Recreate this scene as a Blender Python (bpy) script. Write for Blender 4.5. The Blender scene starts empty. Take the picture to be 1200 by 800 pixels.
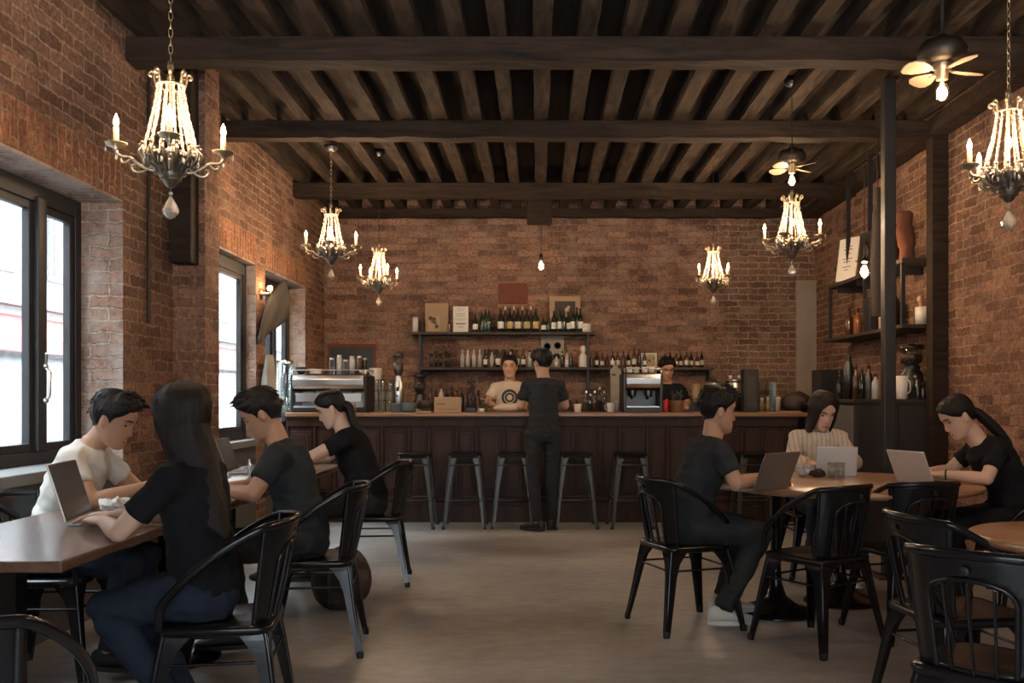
import bpy, math, random
from mathutils import Vector, Matrix, noise
random.seed(7)
PI = math.pi
R = math.radians
S = bpy.context.scene
COL = S.collection
F = 1100.0      # focal length in pixels of a 1200 px wide frame
EYE = 1.24

def P(px, py, y):
    return Vector(((px - 630) * y / F, y, EYE - (py - 465) * y / F))

# ------------------------------------------------------------------ materials
MATS = {}
def new_mat(name):
    m = bpy.data.materials.new(name); m.use_nodes = True
    MATS[name] = m
    nt = m.node_tree
    return m, nt, nt.nodes['Principled BSDF']

def N(nt, typ, **kw):
    n = nt.nodes.new(typ)
    for k, v in kw.items():
        setattr(n, k, v)
    return n

def simple(name, col, rough=0.5, metal=0.0, var=0.0, scale=20, bump=0.0, bscale=60, spec=0.5, coat=0.0, emit=None, estr=0, trans=0.0, ior=1.45):
    m, nt, b = new_mat(name)
    b.inputs['Base Color'].default_value = (*col, 1)
    b.inputs['Roughness'].default_value = rough
    b.inputs['Metallic'].default_value = metal
    b.inputs['Specular IOR Level'].default_value = spec
    b.inputs['Coat Weight'].default_value = coat
    b.inputs['Transmission Weight'].default_value = trans
    b.inputs['IOR'].default_value = ior
    if emit:
        b.inputs['Emission Color'].default_value = (*emit, 1)
        b.inputs['Emission Strength'].default_value = estr
        m.cycles.emission_sampling = 'NONE'
    tc = N(nt, 'ShaderNodeTexCoord')
    if var > 0:
        no = N(nt, 'ShaderNodeTexNoise'); no.inputs['Scale'].default_value = scale; no.inputs['Detail'].default_value = 5
        nt.links.new(tc.outputs['Object'], no.inputs['Vector'])
        mx = N(nt, 'ShaderNodeMix', data_type='RGBA')
        mx.inputs['A'].default_value = (*[c * (1 - var) for c in col], 1)
        mx.inputs['B'].default_value = (*[min(1, c * (1 + var)) for c in col], 1)
        nt.links.new(no.outputs['Fac'], mx.inputs['Factor'])
        nt.links.new(mx.outputs['Result'], b.inputs['Base Color'])
    if bump > 0:
        n2 = N(nt, 'ShaderNodeTexNoise'); n2.inputs['Scale'].default_value = bscale; n2.inputs['Detail'].default_value = 4
        nt.links.new(tc.outputs['Object'], n2.inputs['Vector'])
        bp = N(nt, 'ShaderNodeBump'); bp.inputs['Strength'].default_value = bump; bp.inputs['Distance'].default_value = 0.01
        nt.links.new(n2.outputs['Fac'], bp.inputs['Height'])
        nt.links.new(bp.outputs['Normal'], b.inputs['Normal'])
    return m

def ramp(nt, stops, interp='LINEAR'):
    r = N(nt, 'ShaderNodeValToRGB'); cr = r.color_ramp; cr.interpolation = interp
    while len(cr.elements) < len(stops): cr.elements.new(0.5)
    for e, (p, c) in zip(cr.elements, stops):
        e.position = p; e.color = (*c, 1) if len(c) == 3 else c
    return r

def brick_mat(name, c1, c2, mortar, pale=0.0, soldier=False, crisp_x=None):
    m, nt, b = new_mat(name)
    L = nt.links.new
    tc = N(nt, 'ShaderNodeTexCoord'); sep = N(nt, 'ShaderNodeSeparateXYZ'); L(tc.outputs['Object'], sep.inputs[0])
    geo = N(nt, 'ShaderNodeNewGeometry'); sn = N(nt, 'ShaderNodeSeparateXYZ'); L(geo.outputs['True Normal'], sn.inputs[0])
    ab = N(nt, 'ShaderNodeMath', operation='ABSOLUTE'); L(sn.outputs['X'], ab.inputs[0])
    gt = N(nt, 'ShaderNodeMath', operation='GREATER_THAN'); gt.inputs[1].default_value = 0.5; L(ab.outputs[0], gt.inputs[0])
    mu = N(nt, 'ShaderNodeMix', data_type='FLOAT'); L(gt.outputs[0], mu.inputs['Factor']); L(sep.outputs['X'], mu.inputs['A']); L(sep.outputs['Y'], mu.inputs['B'])
    # horizontal faces (soffits) use y in place of z
    abz = N(nt, 'ShaderNodeMath', operation='ABSOLUTE'); L(sn.outputs['Z'], abz.inputs[0])
    gz = N(nt, 'ShaderNodeMath', operation='GREATER_THAN'); gz.inputs[1].default_value = 0.5; L(abz.outputs[0], gz.inputs[0])
    mv = N(nt, 'ShaderNodeMix', data_type='FLOAT'); L(gz.outputs[0], mv.inputs['Factor']); L(sep.outputs['Z'], mv.inputs['A']); L(sep.outputs['Y'], mv.inputs['B'])
    cb = N(nt, 'ShaderNodeCombineXYZ')
    if soldier:
        L(mu.outputs['Result'], cb.inputs['Y']); L(mv.outputs['Result'], cb.inputs['X'])
    else:
        L(mu.outputs['Result'], cb.inputs['X']); L(mv.outputs['Result'], cb.inputs['Y'])
    dn = N(nt, 'ShaderNodeTexNoise'); dn.inputs['Scale'].default_value = 9; dn.inputs['Detail'].default_value = 3; L(tc.outputs['Object'], dn.inputs['Vector'])
    sub = N(nt, 'ShaderNodeVectorMath', operation='SUBTRACT'); L(dn.outputs['Color'], sub.inputs[0]); sub.inputs[1].default_value = (.5, .5, .5)
    sc = N(nt, 'ShaderNodeVectorMath', operation='SCALE'); L(sub.outputs[0], sc.inputs[0]); sc.inputs['Scale'].default_value = 0.045
    ad0 = N(nt, 'ShaderNodeVectorMath', operation='ADD'); L(cb.outputs[0], ad0.inputs[0]); L(sc.outputs[0], ad0.inputs[1])
    dn2 = N(nt, 'ShaderNodeTexNoise'); dn2.inputs['Scale'].default_value = 38; dn2.inputs['Detail'].default_value = 4; L(tc.outputs['Object'], dn2.inputs['Vector'])
    sb2 = N(nt, 'ShaderNodeVectorMath', operation='SUBTRACT'); L(dn2.outputs['Color'], sb2.inputs[0]); sb2.inputs[1].default_value = (.5, .5, .5)
    sc2 = N(nt, 'ShaderNodeVectorMath', operation='SCALE'); L(sb2.outputs[0], sc2.inputs[0]); sc2.inputs['Scale'].default_value = 0.022
    ad = N(nt, 'ShaderNodeVectorMath', operation='ADD'); L(ad0.outputs[0], ad.inputs[0]); L(sc2.outputs[0], ad.inputs[1])
    br = N(nt, 'ShaderNodeTexBrick'); br.offset = 0.5
    L(ad.outputs[0], br.inputs['Vector'])
    br.inputs['Scale'].default_value = 1
    br.inputs['Brick Width'].default_value = 0.235
    br.inputs['Row Height'].default_value = 0.074
    br.inputs['Mortar Size'].default_value = 0.0085
    br.inputs['Mortar Smooth'].default_value = 0.35
    br.inputs['Bias'].default_value = -0.1
    br.inputs['Color1'].default_value = (*c1, 1)
    br.inputs['Color2'].default_value = (*c2, 1)
    br.inputs['Mortar'].default_value = (*mortar, 1)
    # where the pointing is worn it takes the colour of the brick dust
    sm = N(nt, 'ShaderNodeTexNoise'); sm.inputs['Scale'].default_value = .55; sm.inputs['Detail'].default_value = 5; sm.inputs['Roughness'].default_value = .6; L(tc.outputs['Object'], sm.inputs['Vector'])
    if crisp_x is not None:
        mr = N(nt, 'ShaderNodeMapRange'); L(sep.outputs['X'], mr.inputs['Value']); mr.inputs['From Min'].default_value = crisp_x - .7; mr.inputs['From Max'].default_value = crisp_x + .5; mr.inputs['To Min'].default_value = .30; mr.inputs['To Max'].default_value = -.25
        sa = N(nt, 'ShaderNodeMath', operation='ADD'); L(sm.outputs['Fac'], sa.inputs[0]); L(mr.outputs[0], sa.inputs[1]); smo = sa.outputs[0]
    else: smo = sm.outputs['Fac']
    rs_ = ramp(nt, [(.40, (0, 0, 0)), (.62, (1, 1, 1))]); L(smo, rs_.inputs[0])
    mm = N(nt, 'ShaderNodeMix', data_type='RGBA'); L(rs_.outputs[0], mm.inputs['Factor']); mm.inputs['A'].default_value = (*mortar, 1)
    mm.inputs['B'].default_value = (c1[0] * .55 + mortar[0] * .22, c1[1] * .6 + mortar[1] * .22, c1[2] * .6 + mortar[2] * .22, 1); L(mm.outputs['Result'], br.inputs['Mortar'])
    mc = N(nt, 'ShaderNodeMix', data_type='RGBA'); L(rs_.outputs[0], mc.inputs['Factor']); mc.inputs['A'].default_value = (*[c * .72 for c in c1], 1); mc.inputs['B'].default_value = (*[c * 1.08 for c in c1], 1); L(mc.outputs['Result'], br.inputs['Color1'])
    # large blotches of soot and worn paler areas
    bn = N(nt, 'ShaderNodeTexNoise'); bn.inputs['Scale'].default_value = 1.3; bn.inputs['Detail'].default_value = 6; bn.inputs['Roughness'].default_value = .65
    L(tc.outputs['Object'], bn.inputs['Vector'])
    rb = ramp(nt, [(0.30, (.42, .38, .37)), (0.5, (1, 1, 1)), (0.70, (1.35, 1.25, 1.12))]); L(bn.outputs['Fac'], rb.inputs[0])
    mul = N(nt, 'ShaderNodeMix', data_type='RGBA', blend_type='MULTIPLY'); mul.inputs['Factor'].default_value = .85
    L(br.outputs['Color'], mul.inputs['A']); L(rb.outputs[0], mul.inputs['B'])
    fn = N(nt, 'ShaderNodeTexNoise'); fn.inputs['Scale'].default_value = 34; fn.inputs['Detail'].default_value = 6; fn.inputs['Roughness'].default_value = .7
    L(tc.outputs['Object'], fn.inputs['Vector'])
    rf = ramp(nt, [(0.30, (.30, .27, .27)), (0.48, (.95, .95, .95)), (0.66, (1.75, 1.65, 1.55))]); L(fn.outputs['Fac'], rf.inputs[0])
    m2 = N(nt, 'ShaderNodeMix', data_type='RGBA', blend_type='MULTIPLY'); m2.inputs['Factor'].default_value = .8
    L(mul.outputs['Result'], m2.inputs['A']); L(rf.outputs[0], m2.inputs['B'])
    # smeared mortar / lime patches
    pn = N(nt, 'ShaderNodeTexNoise'); pn.inputs['Scale'].default_value = 4.5; pn.inputs['Detail'].default_value = 7; pn.inputs['Roughness'].default_value = .7
    L(tc.outputs['Object'], pn.inputs['Vector'])
    rp = ramp(nt, [(0.52 - pale * .3, (0, 0, 0)), (0.70 - pale * .25, (1, 1, 1))]); L(pn.outputs['Fac'], rp.inputs[0])
    pf = N(nt, 'ShaderNodeMath', operation='MULTIPLY'); L(rp.outputs[0], pf.inputs[0]); pf.inputs[1].default_value = .45 + .4 * pale
    m3 = N(nt, 'ShaderNodeMix', data_type='RGBA'); L(pf.outputs[0], m3.inputs['Factor']); L(m2.outputs['Result'], m3.inputs['A'])
    m3.inputs['B'].default_value = (*[c * (1.0 + pale * .3) for c in mortar], 1)
    L(m3.outputs['Result'], b.inputs['Base Color'])
    b.inputs['Roughness'].default_value = .9
    b.inputs['Specular IOR Level'].default_value = .25
    # bump: mortar recessed + fine grain
    inv = N(nt, 'ShaderNodeMath', operation='SUBTRACT'); inv.inputs[0].default_value = 1; L(br.outputs['Fac'], inv.inputs[1])
    h = N(nt, 'ShaderNodeMath', operation='MULTIPLY_ADD'); L(fn.outputs['Fac'], h.inputs[0]); h.inputs[1].default_value = .55; L(inv.outputs[0], h.inputs[2])
    h2 = N(nt, 'ShaderNodeMath', operation='MULTIPLY_ADD'); L(dn.outputs['Fac'], h2.inputs[0]); h2.inputs[1].default_value = .8; L(h.outputs[0], h2.inputs[2])
    bp = N(nt, 'ShaderNodeBump'); bp.inputs['Strength'].default_value = 1.0; bp.inputs['Distance'].default_value = 0.026
    L(h2.outputs[0], bp.inputs['Height']); L(bp.outputs['Normal'], b.inputs['Normal'])
    return m

def wood_mat(name, c1, c2, axis='x', rough=.5, scale=6, bump=.3, coat=0, stretch=12, spec=.5):
    m, nt, b = new_mat(name); L = nt.links.new
    tc = N(nt, 'ShaderNodeTexCoord'); mp = N(nt, 'ShaderNodeMapping'); L(tc.outputs['Object'], mp.inputs['Vector'])
    s = [scale * stretch / 4] * 3; s['xyz'.index(axis)] = scale / 4
    mp.inputs['Scale'].default_value = s
    no = N(nt, 'ShaderNodeTexNoise'); no.inputs['Scale'].default_value = 1; no.inputs['Detail'].default_value = 8; no.inputs['Roughness'].default_value = .65; no.inputs['Distortion'].default_value = 1.2
    L(mp.outputs[0], no.inputs['Vector'])
    r = ramp(nt, [(0.3, c1), (0.7, c2)]); L(no.outputs['Fac'], r.inputs[0]); L(r.outputs[0], b.inputs['Base Color'])
    b.inputs['Roughness'].default_value = rough; b.inputs['Coat Weight'].default_value = coat; b.inputs['Coat Roughness'].default_value = .25
    b.inputs['Specular IOR Level'].default_value = spec
    bp = N(nt, 'ShaderNodeBump'); bp.inputs['Strength'].default_value = bump; bp.inputs['Distance'].default_value = .006
    L(no.outputs['Fac'], bp.inputs['Height']); L(bp.outputs['Normal'], b.inputs['Normal'])
    return m

def glass_mat(name, tint=(.88, .90, .88), gloss=.06, rough=.05):
    m, nt, b = new_mat(name); L = nt.links.new
    nt.nodes.remove(b)
    out = nt.nodes['Material Output']
    tr = N(nt, 'ShaderNodeBsdfTransparent'); tr.inputs[0].default_value = (*tint, 1)
    gl = N(nt, 'ShaderNodeBsdfGlossy'); gl.inputs['Roughness'].default_value = rough; gl.inputs[0].default_value = (1, 1, 1, 1)
    lw = N(nt, 'ShaderNodeLayerWeight'); lw.inputs['Blend'].default_value = .35
    ma = N(nt, 'ShaderNodeMath', operation='MULTIPLY_ADD'); L(lw.outputs['Facing'], ma.inputs[0]); ma.inputs[1].default_value = .38; ma.inputs[2].default_value = gloss
    mx = N(nt, 'ShaderNodeMixShader'); L(ma.outputs[0], mx.inputs[0]); L(tr.outputs[0], mx.inputs[1]); L(gl.outputs[0], mx.inputs[2])
    L(mx.outputs[0], out.inputs['Surface'])
    return m

def hair_mat(name, c1, c2):
    m = wood_mat(name, c1, c2, 'z', .5, 40, .8, stretch=10, spec=.3)
    return m
brick_mat('brick', (.305, .170, .118), (.118, .060, .043), (.35, .25, .175))
brick_mat('brick_back', (.30, .170, .122), (.11, .060, .047), (.36, .27, .195), pale=.15, crisp_x=2.1)
brick_mat('brick_soldier', (.36, .165, .090), (.22, .092, .052), (.38, .27, .18), soldier=True)
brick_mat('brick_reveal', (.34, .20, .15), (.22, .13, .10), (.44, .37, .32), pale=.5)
wood_mat('beam_wood', (.012, .008, .006), (.050, .032, .020), 'x', .8, 5, .8, spec=.2)
wood_mat('joist_wood', (.008, .006, .0045), (.066, .044, .028), 'y', .9, 7, 1.0, spec=.2, stretch=7)
wood_mat('board_wood', (.012, .008, .006), (.040, .026, .017), 'y', .9, 4, .5, spec=.2)
wood_mat('bar_front', (.022, .011, .008), (.060, .030, .020), 'z', .5, 6, .25, spec=.25)
wood_mat('bar_top', (.20, .095, .04), (.36, .19, .09), 'x', .35, 6, .15, coat=.3)
wood_mat('table_dark', (.105, .055, .035), (.20, .11, .07), 'y', .26, 5, .08, coat=.4)
wood_mat('table_oak', (.27, .135, .062), (.44, .24, .12), 'x', .28, 5, .08, coat=.4)
wood_mat('shelf_wood', (.020, .014, .010), (.05, .034, .024), 'x', .6, 5, .3)
wood_mat('pale_wood', (.30, .19, .10), (.42, .28, .16), 'x', .5, 5, .2)
simple('black_metal', (.008, .008, .009), .22, .0, var=.3, scale=9, bump=.05, bscale=30, spec=.38, coat=.06)
simple('stool_metal', (.07, .07, .07), .38, .5, var=.3, spec=.5)
simple('frame_metal', (.022, .022, .023), .45, .2, var=.2)
simple('column_metal', (.035, .032, .030), .45, .3, var=.3, scale=6, bump=.2)
simple('steel', (.62, .62, .60), .28, 1.0, var=.12, scale=5)
simple('dark_steel', (.11, .11, .11), .42, 1.0, var=.2)
simple('brass', (.38, .30, .20), .38, .9, var=.4, scale=25, bump=.3, bscale=80)
simple('dark_brass', (.16, .13, .10), .42, .85, var=.5, scale=30, bump=.3, bscale=80)
simple('iron_dark', (.05, .04, .032), .5, .7, var=.3)
simple('concrete_sill', (.17, .17, .165), .85, var=.2, scale=6, bump=.3)
simple('plaster', (.33, .27, .225), .9, var=.22, scale=5, bump=.4, bscale=18)
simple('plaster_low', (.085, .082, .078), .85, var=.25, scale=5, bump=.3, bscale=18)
simple('candle', (.42, .32, .20), .6)
simple('flame', (1, .75, .4), .5, emit=(1.0, .60, .25), estr=55)
simple('filament', (1, .75, .4), .5, emit=(1.0, .55, .2), estr=60)
simple('crystal', (.80, .70, .55), .10, .0, spec=1.0, trans=.6, ior=1.5)
simple('skin', (.52, .315, .215), .48, var=.06, scale=8, spec=.35)
simple('skin_tan', (.46, .26, .165), .48, var=.06, scale=8, spec=.35)
simple('skin_pale', (.62, .40, .29), .48, var=.05, scale=8, spec=.35)
simple('lips', (.36, .13, .10), .45)
hair_mat('hair', (.004, .003, .003), (.013, .010, .009))
hair_mat('hair_brown', (.006, .004, .003), (.024, .015, .011))
simple('eye_dark', (.015, .01, .008), .2)
simple('black_cloth', (.0115, .0115, .013), .9, var=.35, scale=12, bump=.25, bscale=25, spec=.2)
simple('charcoal_cloth', (.030, .033, .035), .9, var=.3, scale=12, bump=.3, bscale=25, spec=.2)
simple('trouser_grey', (.028, .030, .031), .9, var=.3, scale=10, bump=.4, bscale=18, spec=.2)
simple('white_cloth', (.60, .57, .52), .9, var=.08, scale=8, bump=.3, bscale=20, spec=.2)
simple('cream_cloth', (.62, .53, .42), .9, var=.06, scale=8, bump=.3, bscale=25, spec=.2)
simple('denim', (.022, .029, .045), .9, var=.35, scale=14, bump=.3, bscale=40, spec=.2)
simple('shoe_white', (.62, .61, .58), .6, var=.06)
simple('shoe_black', (.015, .015, .015), .5)
simple('shoe_pink', (.30, .20, .17), .7, var=.2)
simple('sole_white', (.66, .64, .60), .6)
simple('laptop_silver', (.62, .62, .60), .35, .35, var=.03)
simple('laptop_grey', (.20, .165, .14), .4, .4, var=.05)
simple('screen', (.09, .10, .10), .18, spec=.6)
simple('keys', (.02, .02, .022), .5)
simple('paper', (.70, .67, .61), .8, var=.06, scale=15, bump=.3)
simple('paper_tan', (.46, .34, .20), .8, var=.12, scale=15)
simple('ink', (.10, .08, .06), .8)
simple('bottle_dark', (.012, .014, .010), .10, spec=.8, coat=.4)
simple('bottle_green', (.018, .035, .018), .10, spec=.8, coat=.4)
simple('bottle_brown', (.07, .028, .010), .12, spec=.8, coat=.4)
simple('bottle_amber', (.24, .085, .025), .12, spec=.8, coat=.4)
simple('bottle_white', (.42, .40, .37), .2, spec=.7, coat=.2)
simple('label_cream', (.62, .56, .42), .7)
simple('label_gold', (.45, .36, .14), .6)
simple('label_white', (.66, .65, .62), .7)
simple('foil_dark', (.05, .02, .018), .35)
simple('ceramic', (.66, .63, .58), .3, spec=.5)
simple('black_plastic', (.016, .016, .017), .38)
simple('red_plastic', (.42, .03, .025), .4)
simple('blue_plastic', (.05, .075, .085), .4)
simple('leaf', (.05, .13, .04), .6, var=.3)
simple('cardboard', (.40, .28, .17), .8, var=.1)
simple('rust_cloth', (.16, .055, .03), .9, var=.3)
simple('leather_dark', (.035, .022, .016), .55, var=.4, scale=12, bump=.4)
simple('canvas_grey', (.055, .046, .038), .8, var=.3, scale=5, bump=.3)
simple('fabric_pale', (.33, .30, .25), .85, var=.3, scale=9, bump=.6, bscale=30)
simple('cabinet_lit', (.105, .10, .09), .55, var=.15, scale=4)
simple('cabinet_dark', (.030, .025, .022), .5, var=.2, scale=4)
simple('chalk', (.035, .045, .05), .6, var=.2)
simple('ext_white', (.19, .19, .188), .9, var=.05, scale=2)
simple('ext_fill', (.55, .54, .52), .9, var=.05, scale=2)
simple('ext_pave', (.20, .197, .19), .9, var=.1, scale=3)
simple('ext_red', (.26, .075, .065), .8, var=.1, scale=3)
simple('ext_glass', (.08, .09, .095), .2)
simple('car_paint', (.34, .35, .36), .25, coat=.6)
simple('rubber', (.02, .02, .02), .8)
simple('fan_blade', (.52, .38, .26), .45, var=.15)
glass_mat('clear_glass')
glass_mat('pane', (.93, .95, .95), .035, .02)
glass_mat('bulb_glass', (1, .93, .8), .06, .02)

def floor_mat():
    m, nt, b = new_mat('floor_concrete'); L = nt.links.new
    tc = N(nt, 'ShaderNodeTexCoord')
    mp = N(nt, 'ShaderNodeMapping'); mp.inputs['Scale'].default_value = (.55, 1.0, 1); L(tc.outputs['Object'], mp.inputs[0])
    n1 = N(nt, 'ShaderNodeTexNoise'); n1.inputs['Scale'].default_value = 1.1; n1.inputs['Detail'].default_value = 8; n1.inputs['Roughness'].default_value = .6; L(mp.outputs[0], n1.inputs['Vector'])
    r = ramp(nt, [(.3, (.19, .165, .145)), (.5, (.33, .315, .295)), (.7, (.44, .43, .41))]); L(n1.outputs['Fac'], r.inputs[0])
    n2 = N(nt, 'ShaderNodeTexNoise'); n2.inputs['Scale'].default_value = 14; n2.inputs['Detail'].default_value = 8; n2.inputs['Roughness'].default_value = .7; L(mp.outputs[0], n2.inputs['Vector'])
    r2 = ramp(nt, [(.3, (.78, .76, .74)), (.6, (1.08, 1.08, 1.08))]); L(n2.outputs['Fac'], r2.inputs[0])
    mx = N(nt, 'ShaderNodeMix', data_type='RGBA', blend_type='MULTIPLY'); mx.inputs['Factor'].default_value = 1; L(r.outputs[0], mx.inputs['A']); L(r2.outputs[0], mx.inputs['B'])
    L(mx.outputs['Result'], b.inputs['Base Color'])
    rr = N(nt, 'ShaderNodeMath', operation='MULTIPLY_ADD'); L(n1.outputs['Fac'], rr.inputs[0]); rr.inputs[1].default_value = .35; rr.inputs[2].default_value = .22; L(rr.outputs[0], b.inputs['Roughness'])
    bp = N(nt, 'ShaderNodeBump'); bp.inputs['Strength'].default_value = .12; bp.inputs['Distance'].default_value = .01; L(n2.outputs['Fac'], bp.inputs['Height']); L(bp.outputs[0], b.inputs['Normal'])
floor_mat()

def striped_cloth():
    m, nt, b = new_mat('striped_cloth'); L = nt.links.new
    tc = N(nt, 'ShaderNodeTexCoord'); sp = N(nt, 'ShaderNodeSeparateXYZ'); L(tc.outputs['Object'], sp.inputs[0])
    ml = N(nt, 'ShaderNodeMath', operation='MULTIPLY'); L(sp.outputs['X'], ml.inputs[0]); ml.inputs[1].default_value = 210
    sn = N(nt, 'ShaderNodeMath', operation='SINE'); L(ml.outputs[0], sn.inputs[0])
    r = ramp(nt, [(.55, (.62, .53, .42)), (.8, (.45, .36, .27))]); L(sn.outputs[0], r.inputs[0]); L(r.outputs[0], b.inputs['Base Color'])
    b.inputs['Roughness'].default_value = .9
striped_cloth()

# ------------------------------------------------------------------ mesh builder
class MB:
    def __init__(s): s.v = []; s.f = []; s.sm = []; s.mi = []; s.cur = 0
    def add(s, vs, fs, smooth=False):
        o = len(s.v); s.v += [tuple(v) for v in vs]
        for f in fs:
            s.f.append([i + o for i in f]); s.sm.append(smooth); s.mi.append(s.cur)
        return s
    def box(s, x0, x1, y0, y1, z0, z1, M=None):
        vs = [Vector(p) for p in ((x0, y0, z0), (x1, y0, z0), (x1, y1, z0), (x0, y1, z0), (x0, y0, z1), (x1, y0, z1), (x1, y1, z1), (x0, y1, z1))]
        if M is not None: vs = [M @ v for v in vs]
        return s.add(vs, [(0, 3, 2, 1), (4, 5, 6, 7), (0, 1, 5, 4), (1, 2, 6, 5), (2, 3, 7, 6), (3, 0, 4, 7)])
    def cbox(s, c, sx, sy, sz, M=None):
        T = Matrix.Translation(c) if M is None else Matrix.Translation(c) @ M
        return s.box(-sx / 2, sx / 2, -sy / 2, sy / 2, -sz / 2, sz / 2, T)
    def rings(s, rings, closed=True, caps=True, smooth=True):
        n = len(rings[0]); vs = [p for r in rings for p in r]; fs = []
        for i in range(len(rings) - 1):
            for j in range(n if closed else n - 1):
                k = (j + 1) % n
                fs.append((i * n + j, i * n + k, (i + 1) * n + k, (i + 1) * n + j))
        s.add(vs, fs, smooth)
        if caps and closed:
            s.add(rings[0], [tuple(range(n - 1, -1, -1))]); s.add(rings[-1], [tuple(range(n))])
        return s
    def lathe(s, prof, seg=16, c=(0, 0, 0), M=None, smooth=True, caps=True):
        rs = []
        for r, z in prof:
            ring = [Vector((r * math.cos(2 * PI * i / seg), r * math.sin(2 * PI * i / seg), z)) for i in range(seg)]
            if M is not None: ring = [M @ p for p in ring]
            rs.append([p + Vector(c) for p in ring])
        return s.rings(rs, True, caps, smooth)
    def tube(s, pts, r, seg=8, caps=True, flat=None, closed=False):
        pts = [Vector(p) for p in pts]; n = len(pts)
        rr = r if isinstance(r, (list, tuple)) else [r] * n
        rs = []; up = None
        for i, p in enumerate(pts):
            if closed: t = pts[(i + 1) % n] - pts[i - 1]
            else: t = (pts[min(i + 1, n - 1)] - pts[max(i - 1, 0)])
            if t.length < 1e-9: t = Vector((0, 0, 1))
            t.normalize()
            if up is None:
                a = Vector((0, 0, 1)) if abs(t.z) < .9 else Vector((1, 0, 0))
                up = (a - t * a.dot(t)).normalized()
            else:
                up = (up - t * up.dot(t))
                up = up.normalized() if up.length > 1e-6 else t.orthogonal().normalized()
            sd = t.cross(up)
            fu, fs_ = (1, 1) if flat is None else flat
            rs.append([p + (up * math.cos(2 * PI * j / seg) * fu + sd * math.sin(2 * PI * j / seg) * fs_) * rr[i] for j in range(seg)])
        if closed: rs.append(rs[0]); caps = False
        return s.rings(rs, True, caps, True)
    def ball(s, c, rx, ry=None, rz=None, seg=12, rn=8, M=None):
        ry = rx if ry is None else ry; rz = rx if rz is None else rz
        vs = []; fs = []
        c = Vector(c)
        for i in range(rn + 1):
            a = PI * i / rn
            for j in range(seg):
                b = 2 * PI * j / seg
                v = Vector((rx * math.sin(a) * math.cos(b), ry * math.sin(a) * math.sin(b), rz * math.cos(a)))
                if M is not None: v = M @ v
                vs.append(v + c)
        for i in range(rn):
            for j in range(seg):
                k = (j + 1) % seg
                fs.append((i * seg + j, (i + 1) * seg + j, (i + 1) * seg + k, i * seg + k))
        return s.add(vs, fs, True)
    def capsule(s, a, b, ra, rb, seg=14, flat=(False, False)):
        a = Vector(a); b = Vector(b); t = (b - a); ln = t.length; t.normalize()
        pts = []; rr = []
        if not flat[0]:
            for k in range(4):
                an = PI / 2 * k / 4; pts.append(a - t * ra * math.cos(an)); rr.append(max(ra * math.sin(an), ra * .08))
        pts.append(a); rr.append(ra); pts.append((a + b) / 2); rr.append((ra + rb) / 2); pts.append(b); rr.append(rb)
        if not flat[1]:
            for k in range(1, 5):
                an = PI / 2 * k / 4; pts.append(b + t * rb * math.sin(an)); rr.append(max(rb * math.cos(an), rb * .08))
        return s.tube(pts, rr, seg)
    def prism(s, poly, y0, y1, M=None):   # polygon in xz extruded along y
        n = len(poly); vs = [Vector((x, y0, z)) for x, z in poly] + [Vector((x, y1, z)) for x, z in poly]
        if M is not None: vs = [M @ v for v in vs]
        fs = [tuple(range(n)), tuple(range(2 * n - 1, n - 1, -1))] + [(i, i + n, (i + 1) % n + n, (i + 1) % n) for i in range(n)]
        return s.add(vs, fs)
    def mesh(s, name):
        me = bpy.data.meshes.new(name); me.from_pydata(s.v, [], s.f)
        me.polygons.foreach_set('use_smooth', s.sm)
        me.polygons.foreach_set('material_index', s.mi)
        me.validate(); me.update()
        return me
    def build(s, name, mat, parent=None, bevel=0, loc=None):
        me = s.mesh(name)
        for m in (mat if isinstance(mat, (list, tuple)) else [mat]): me.materials.append(MATS[m])
        if not (s.sm and all(s.sm)):
            import bmesh
            bm = bmesh.new(); bm.from_mesh(me); bmesh.ops.recalc_face_normals(bm, faces=bm.faces); bm.to_mesh(me); bm.free()
        o = bpy.data.objects.new(name, me); COL.objects.link(o)
        if parent is not None: o.parent = parent
        if loc is not None: o.location = loc
        if bevel:
            b = o.modifiers.new('bevel', 'BEVEL'); b.width = bevel; b.segments = 2; b.limit_method = 'ANGLE'
        return o

def tag(o, label, cat, group=None, kind=None):
    if label: o['label'] = label
    if cat: o['category'] = cat
    if group: o['group'] = group
    if kind: o['kind'] = kind
    return o
def struct(o, label=None):
    o['kind'] = 'structure'
    if label: o['label'] = label
    return o
def thing(name, label, cat, loc=(0, 0, 0), rz=0, group=None):
    o = bpy.data.objects.new(name, None); COL.objects.link(o)
    o.location = loc; o.rotation_euler = (0, 0, rz); o.empty_display_size = .1
    return tag(o, label, cat, group)
def copy_tree(o, parent=None):
    c = o.copy(); COL.objects.link(c); c.parent = parent
    for ch in list(o.children): copy_tree(ch, c)
    return c
def place(proto, used, loc, rz, label, group=None, scale=None):
    o = proto if not used[0] else copy_tree(proto)
    used[0] = True
    o.location = loc; o.rotation_euler = (0, 0, rz)
    if label: o['label'] = label
    if group: o['group'] = group
    if scale: o.scale = (scale,) * 3
    return o
def catmull(pts, n=6):
    pts = [Vector(p) for p in pts]; out = []
    for i in range(len(pts) - 1):
        p0 = pts[max(i - 1, 0)]; p1 = pts[i]; p2 = pts[i + 1]; p3 = pts[min(i + 2, len(pts) - 1)]
        for k in range(n):
            t = k / n
            out.append(.5 * ((2 * p1) + (p2 - p0) * t + (2 * p0 - 5 * p1 + 4 * p2 - p3) * t * t + (3 * p1 - p0 - 3 * p2 + p3) * t ** 3))
    out.append(pts[-1]); return out
LCH, WORLD, EXPO = 33, 15.0, 0.78
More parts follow.
